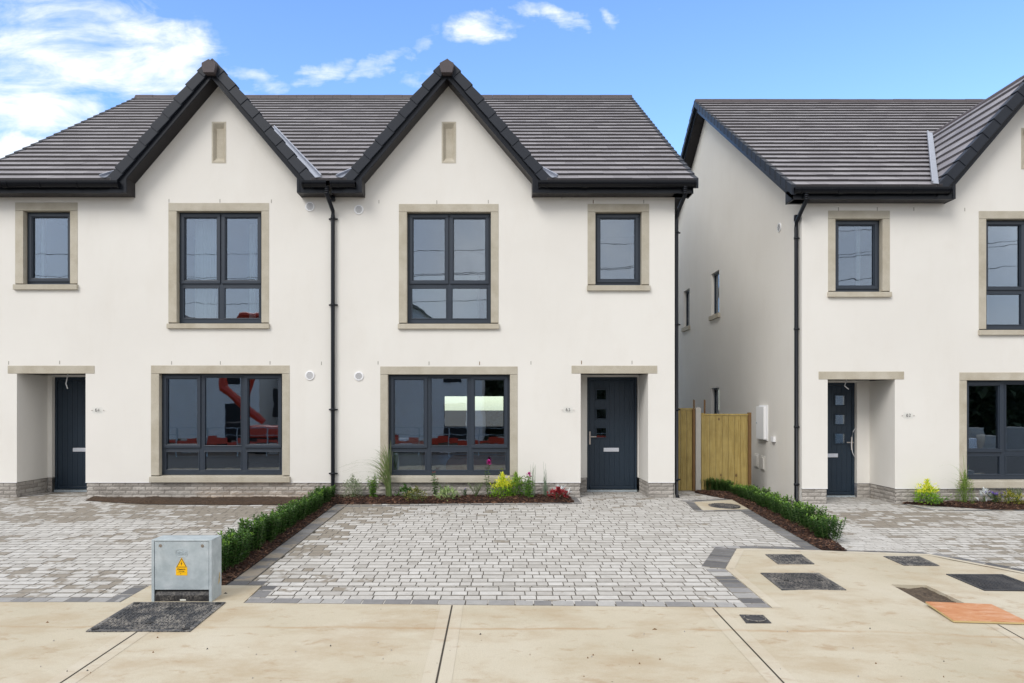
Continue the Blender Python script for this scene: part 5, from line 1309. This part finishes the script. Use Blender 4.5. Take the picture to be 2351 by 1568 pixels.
# ------------------------------------------------------------------ furniture seen through the windows
e = empty('sofa', (-1.6, 13.6, .13)); tag(e, 'pale fabric sofa inside the ground floor room of 63', 'sofa')
m = MB(); m.box(-2.20, -1.38, 13.0, 13.85, .13, .74); m.build('sofa_seat', M['cream'], e, bevel=.06)
m = MB(); m.box(-2.20, -1.38, 13.85, 14.05, .13, .98); m.build('sofa_back', M['cream'], e, bevel=.05)
m = MB(); m.box(-1.0, .35, 13.5, 14.6, .14, .60); o = m.build('armchair', M['pink'], None, bevel=.12); tag(o, 'dusky pink low armchair inside the ground floor room of 63', 'armchair')
m = MB(); m.box(-2.1, -.35, 13.0, 13.12, 2.8, 3.95); o = m.build('headboard', M['cream'], None, bevel=.05); tag(o, 'pale quilted headboard inside the upstairs room of 63', 'headboard')

# ------------------------------------------------------------------ the building site across the road, seen mirrored in the glass
def far_house(x0, x1, y, label):
    e = empty('site_house', ((x0 + x1) / 2, y, -.4)); tag(e, label, 'house', 'unfinished houses across the road')
    m = MB(); c = (x0 + x1) / 2; m.prism([(x0, y, -.4), (x1, y, -.4), (x1, y, 4.6), (c, y, 7.4), (x0, y, 4.6)], (0, -9, 0)); m.build('wall', M['wall'], e)
    for a, b, z0, z1 in ((x0 + 1, x0 + 2.6, .5, 1.9), (x1 - 2.2, x1 - .9, -.3, 1.8), (x0 + 1.2, x0 + 2.2, 3.0, 4.2), (x1 - 2.2, x1 - 1.2, 3.0, 4.2)):
        m = MB(); m.box(a, b, y - .02, y + .03, z0, z1); m.build('window', M['black'], e)
    m = MB(); m.prism([(x0 - .3, y + .3, 4.4), (c, y + .3, 7.6), (x1 + .3, y + .3, 4.4), (c, y + .3, 7.45 + .02)], (0, -9.6, 0)); m.build('roof', M['ridge'], e)
far_house(-9, -1.0, -17, 'white gable-fronted site house opposite the left hedge'); far_house(-26, -15, -20, 'wide white site house opposite the door of 64'); far_house(13, 22, -19, 'white site house opposite house 62')
def tree(x, y, h, r, seed, label):
    random.seed(seed); e = empty('tree', (x, y, -.5)); tag(e, label, 'tree', 'dark trees beyond the building site')
    m = MB(); m.tube([(x, y, -.5), (x + .1, y, h * .5), (x, y, h * .85)], [.22, .15, .05], 8); m.build('trunk', M['timber_dark'], e)
    m = MB()
    for i in range(1800):
        d = rnd_dir(-40, 90); rr = random.uniform(.4, 1) ** .5; p = Vector((x + d.x * r * rr, y + d.y * r * rr, h * .6 + d.z * h * .42 * rr)); leaf(m, p, rnd_dir(-60, 60), UP, .38, .26)
    m.build('crown', M['wood'], e)
M['wood'] = mk_leaf('woodland_leaf', (.008, .02, .006), (.03, .055, .015), None, .6)
random.seed(77); m = MB()
for i in range(14000):
    x = random.uniform(-60, 70); top = 5.6 + 1.2 * math.sin(x * .31) + .8 * math.sin(x * .9 + 1); z = random.uniform(-.5, top); leaf(m, (x, -30 - random.random() * 3 - z * .2, z), rnd_dir(-60, 60), UP, .7, .5)
m.box(-60, 70, -34, -33.5, -1, 4.2)
struct(m.build('woodland', M['wood']), 'stuff')
for k in range(26):
    x = -15 + k * 1.25 + random.uniform(-.4, .4); y = -5.5 - random.random() * 5; w = random.uniform(.3, .9); h_ = random.uniform(.15, .6); q = MB(); q.box(x, x + w, y, y + .4, -.4, -.4 + h_); o = q.build('concrete_block', M[random.choice(('post', 'mortar', 'white'))], bevel=.02); tag(o, 'pale block lying on the building site across the road', 'block', 'blocks strewn over the site across the road')
for i, (x, y, h) in enumerate(((2.5, -24, 5.2), (5.5, -22, 4.6), (9, -25, 5.6), (-12, -24, 5.0), (26, -24, 6))): tree(x, y, h, 2.4, 50 + i, ['rounded dark tree', 'low wide dark tree', 'taller dark tree', 'dark tree in the gap', 'dark tree at the end'][i] + ' across the road ' + ['behind the excavator', 'beside the first dark tree', 'nearest the house opposite 62', 'between the two left site houses', 'of the building site'][i])
random.seed(21)
for k in range(22):
    x = random.uniform(13, 27); y = random.uniform(-11, -6); w = random.uniform(.4, 1.5); h_ = random.uniform(.3, 1.1); q = MB(); q.box(x, x + w, y, y + .5, -.4, -.4 + h_); o = q.build('concrete_block', M[random.choice(('post', 'mortar', 'white', 'galv'))], bevel=.03); tag(o, 'pale block heaped opposite the bed of 62 across the road', 'block', 'blocks heaped opposite house 62')
for k, (z0, sg, y) in enumerate(((10.2, .9, -10), (9.2, 1.0, -10.3), (8.9, .8, -10.1), (8.0, 1.1, -10.6))):
    m = MB(); m.tube([(x, y + .02 * x, z0 - sg * (1 - (x / 30) ** 2) + x * .03) for x in range(-30, 31, 3)], .013, 6); o = m.build('overhead_cable', M['ink']); tag(o, ['highest overhead cable above the road behind the viewer', 'second highest overhead cable above the road', 'third overhead cable, close below the second', 'lowest overhead cable above the road'][k], 'cable', 'overhead cables along the road')
ex_ = empty('excavator', (-9.6, -6.5, -.4)); tag(ex_, 'orange tracked excavator standing across the road', 'excavator')
X, Y = -9.6, -6.5
for k in (-1, 1): m = MB(); m.box(X - 1.3, X + 1.3, Y + k * .8 - .22, Y + k * .8 + .22, -.4, .25); m.build('track', M['black'], ex_, bevel=.15)
m = MB(); m.box(X - 1.3, X + 1.0, Y - .9, Y + .9, .25, .75); m.build('machine_body', M['orange'], ex_, bevel=.08)
m = MB(); m.box(X - .1, X + .95, Y + .05, Y + .85, 1.15, 2.35); m.build('cab', M['black'], ex_, bevel=.06)
m = MB(); m.tube([(-10.3, Y, .9), (-12.1, Y, 2.4), (-12.2, Y, 4.2), (-11.3, Y, 5.6), (-9.9, Y, 5.5)], [.17, .20, .19, .17, .15], 8); m.build('boom', M['orange'], ex_)
m = MB(); m.tube([(-9.8, Y, 5.6), (-10.9, Y, 2.6), (-11.3, Y, 1.0)], [.14, .16, .10], 8); m.build('dipper_arm', M['orange'], ex_)
m = MB(); m.box(-11.9, -11.1, Y - .4, Y + .4, .1, .9); m.build('bucket', M['black'], ex_, bevel=.1)
m = MB()
for k in range(24): m.box(-14 + k * 1.2, -13.96 + k * 1.2, -3.5, -3.46, -.4, .75)
random.seed(9)
for k in range(70):
    x = -14 + k * .4; za = random.uniform(.0, .18); zb_ = za + random.uniform(.10, .34); m.hexa([(x, -3.5, za), (x + .4, -3.5, za), (x + .4, -3.48, za), (x, -3.48, za), (x, -3.5, zb_), (x + .4, -3.5, zb_), (x + .4, -3.48, zb_), (x, -3.48, zb_)], 1)
for k in range(2): m.box(-14, 14, -3.47, -3.45, .45 + k * .28, .47 + k * .28)
o = m.build('barrier_mesh', [M['galv'], M['orange']]); tag(o, 'long strip of orange barrier mesh on posts across the road', 'barrier')

# ------------------------------------------------------------------ camera, light
cam = bpy.data.cameras.new('camera'); co = bpy.data.objects.new('camera', cam); COL.objects.link(co); SC.camera = co
co.location = (0, 0, H); co.rotation_euler = (R(90), 0, 0); cam.sensor_width = 36; cam.lens = 36 * FPX / 2351
cam.shift_x = 30.5 / 2351; cam.shift_y = 151 / 2351; cam.clip_end = 3000
wd = bpy.data.worlds.new('World'); SC.world = wd; wd.use_nodes = True; nt = wd.node_tree; bg = nt.nodes['Background']
SE, SA = 42, 214        # sun elevation, bearing measured from +Y towards +X
sky = N(nt, 'ShaderNodeTexSky', sky_type='NISHITA', sun_disc=False, sun_elevation=R(SE), sun_rotation=R(SA), air_density=1.0, dust_density=.6, ozone_density=2.2)
tc = N(nt, 'ShaderNodeTexCoord'); sp = N(nt, 'ShaderNodeSeparateXYZ'); L(nt, tc.outputs['Generated'], sp.inputs[0])
hs = N(nt, 'ShaderNodeHueSaturation'); hs.inputs['Hue'].default_value = .507; hs.inputs['Saturation'].default_value = 1.16; hs.inputs['Value'].default_value = 1.72; L(nt, sky.outputs[0], hs.inputs['Color'])
# clouds: on the visible side thin wisps, a bank to the left; overhead and behind the photographer broken white cloud
yy = math_n(nt, 'MAXIMUM', sp.outputs[1], .02)
cu = math_n(nt, 'DIVIDE', sp.outputs[0], yy); cv = math_n(nt, 'DIVIDE', sp.outputs[2], yy)
uv = N(nt, 'ShaderNodeCombineXYZ'); L(nt, cu, uv.inputs[0]); L(nt, cv, uv.inputs[1])
wn = N(nt, 'ShaderNodeTexNoise'); wn.inputs['Scale'].default_value = 7; wn.inputs['Detail'].default_value = 6; wn.inputs['Roughness'].default_value = .6; L(nt, uv.outputs[0], wn.inputs['Vector'])
w1 = N(nt, 'ShaderNodeVectorMath', operation='SUBTRACT'); L(nt, wn.outputs['Color'], w1.inputs[0]); w1.inputs[1].default_value = (.5, .5, .5)
w2 = N(nt, 'ShaderNodeVectorMath', operation='MULTIPLY'); L(nt, w1.outputs[0], w2.inputs[0]); w2.inputs[1].default_value = (.20, .085, 0)
uvw = N(nt, 'ShaderNodeVectorMath', operation='ADD'); L(nt, uv.outputs[0], uvw.inputs[0]); L(nt, w2.outputs[0], uvw.inputs[1])
def cloud_patch(px, py, rx, ry, ang, amt):
    mp = N(nt, 'ShaderNodeMapping', vector_type='TEXTURE'); mp.inputs['Location'].default_value = ((px - CX) / FPX, (CY - py) / FPX, 0)
    mp.inputs['Rotation'].default_value = (0, 0, R(ang)); mp.inputs['Scale'].default_value = (rx / FPX, ry / FPX, 1); L(nt, uvw.outputs[0], mp.inputs[0])
    ln = N(nt, 'ShaderNodeVectorMath', operation='LENGTH'); L(nt, mp.outputs[0], ln.inputs[0])
    return math_n(nt, 'MULTIPLY', math_n(nt, 'SUBTRACT', 1, ln.outputs['Value'], True), amt)
patches = [(120, 110, 500, 200, -12, 1.05), (90, 225, 380, 120, -5, 1.1), (350, 120, 290, 140, -35, .95), (580, 165, 140, 45, -12, .75), (50, 325, 150, 45, 0, 1.3), (760, 158, 130, 34, 8, .74), (890, 135, 160, 40, 32, .76),
           (1110, 72, 115, 50, 8, .78), (1255, 48, 105, 30, -18, .7), (1390, 45, 50, 34, -30, .55), (960, 165, 80, 34, 25, .42), (1550, 10, 60, 20, 20, .35)]
acc = None
for p in patches:
    v = cloud_patch(*p); acc = v if acc is None else math_n(nt, 'MAXIMUM', acc, v)
mpw = N(nt, 'ShaderNodeMapping'); mpw.inputs['Scale'].default_value = (2.2, 7.0, 1); mpw.inputs['Rotation'].default_value = (0, 0, R(12)); L(nt, uv.outputs[0], mpw.inputs[0])
cn = noise_n(nt, 3.2, 10, .62, vec=mpw.outputs[0], dist=.5)
mpw2 = N(nt, 'ShaderNodeMapping'); mpw2.inputs['Scale'].default_value = (2.0, 3.5, 1); L(nt, uv.outputs[0], mpw2.inputs[0])
cn2 = noise_n(nt, 2.0, 6, .6, vec=mpw2.outputs[0], dist=.3)
cs = math_n(nt, 'ADD', math_n(nt, 'MULTIPLY', acc, 1.15), math_n(nt, 'MULTIPLY', math_n(nt, 'SUBTRACT', math_n(nt, 'ADD', math_n(nt, 'MULTIPLY', cn, .6), math_n(nt, 'MULTIPLY', cn2, .4)), .53), 5.0))
front = ramp(nt, math_n(nt, 'MULTIPLY', cs, ramp(nt, acc, [(0, 0), (.35, 1)])), [(.08, 0), (.5, .35), (1.15, .92)])
bn = noise_n(nt, 1.7, 8, .6, vec=tc.outputs['Generated'], dist=.3)
back = ramp(nt, bn, [(.25, .75), (.6, 1)])
isf = ramp(nt, math_n(nt, 'ADD', math_n(nt, 'MULTIPLY', sp.outputs[1], 1), math_n(nt, 'MULTIPLY', sp.outputs[2], -.62)), [(.30, 0), (.44, 1)])
mask = mixc(nt, isf, back, front)
ccol_b = ramp(nt, bn, [(.3, (3.45, 3.55, 3.8)), (.55, (5.9, 5.95, 6.1)), (.75, (8.8, 8.7, 8.6))])
ccol = mixc(nt, isf, ccol_b, (5.9, 6.2, 6.7))
fin = mixc(nt, mask, hs.outputs[0], ccol)
L(nt, fin, bg.inputs['Color']); bg.inputs['Strength'].default_value = .12
sl = bpy.data.lights.new('sun', 'SUN'); sl.energy = 1.3; sl.angle = R(28); sl.color = (1, .965, .91)
so = bpy.data.objects.new('sun', sl); COL.objects.link(so)
so.rotation_euler = (R(90 - SE), 0, R(-SA + 180)); so.location = (0, 0, 20)
vs_ = SC.view_settings; vs_.view_transform = 'Standard'; vs_.look = 'None'; vs_.exposure = 0.66; vs_.gamma = 1
SC.cycles.max_bounces = 8; SC.cycles.transparent_max_bounces = 16
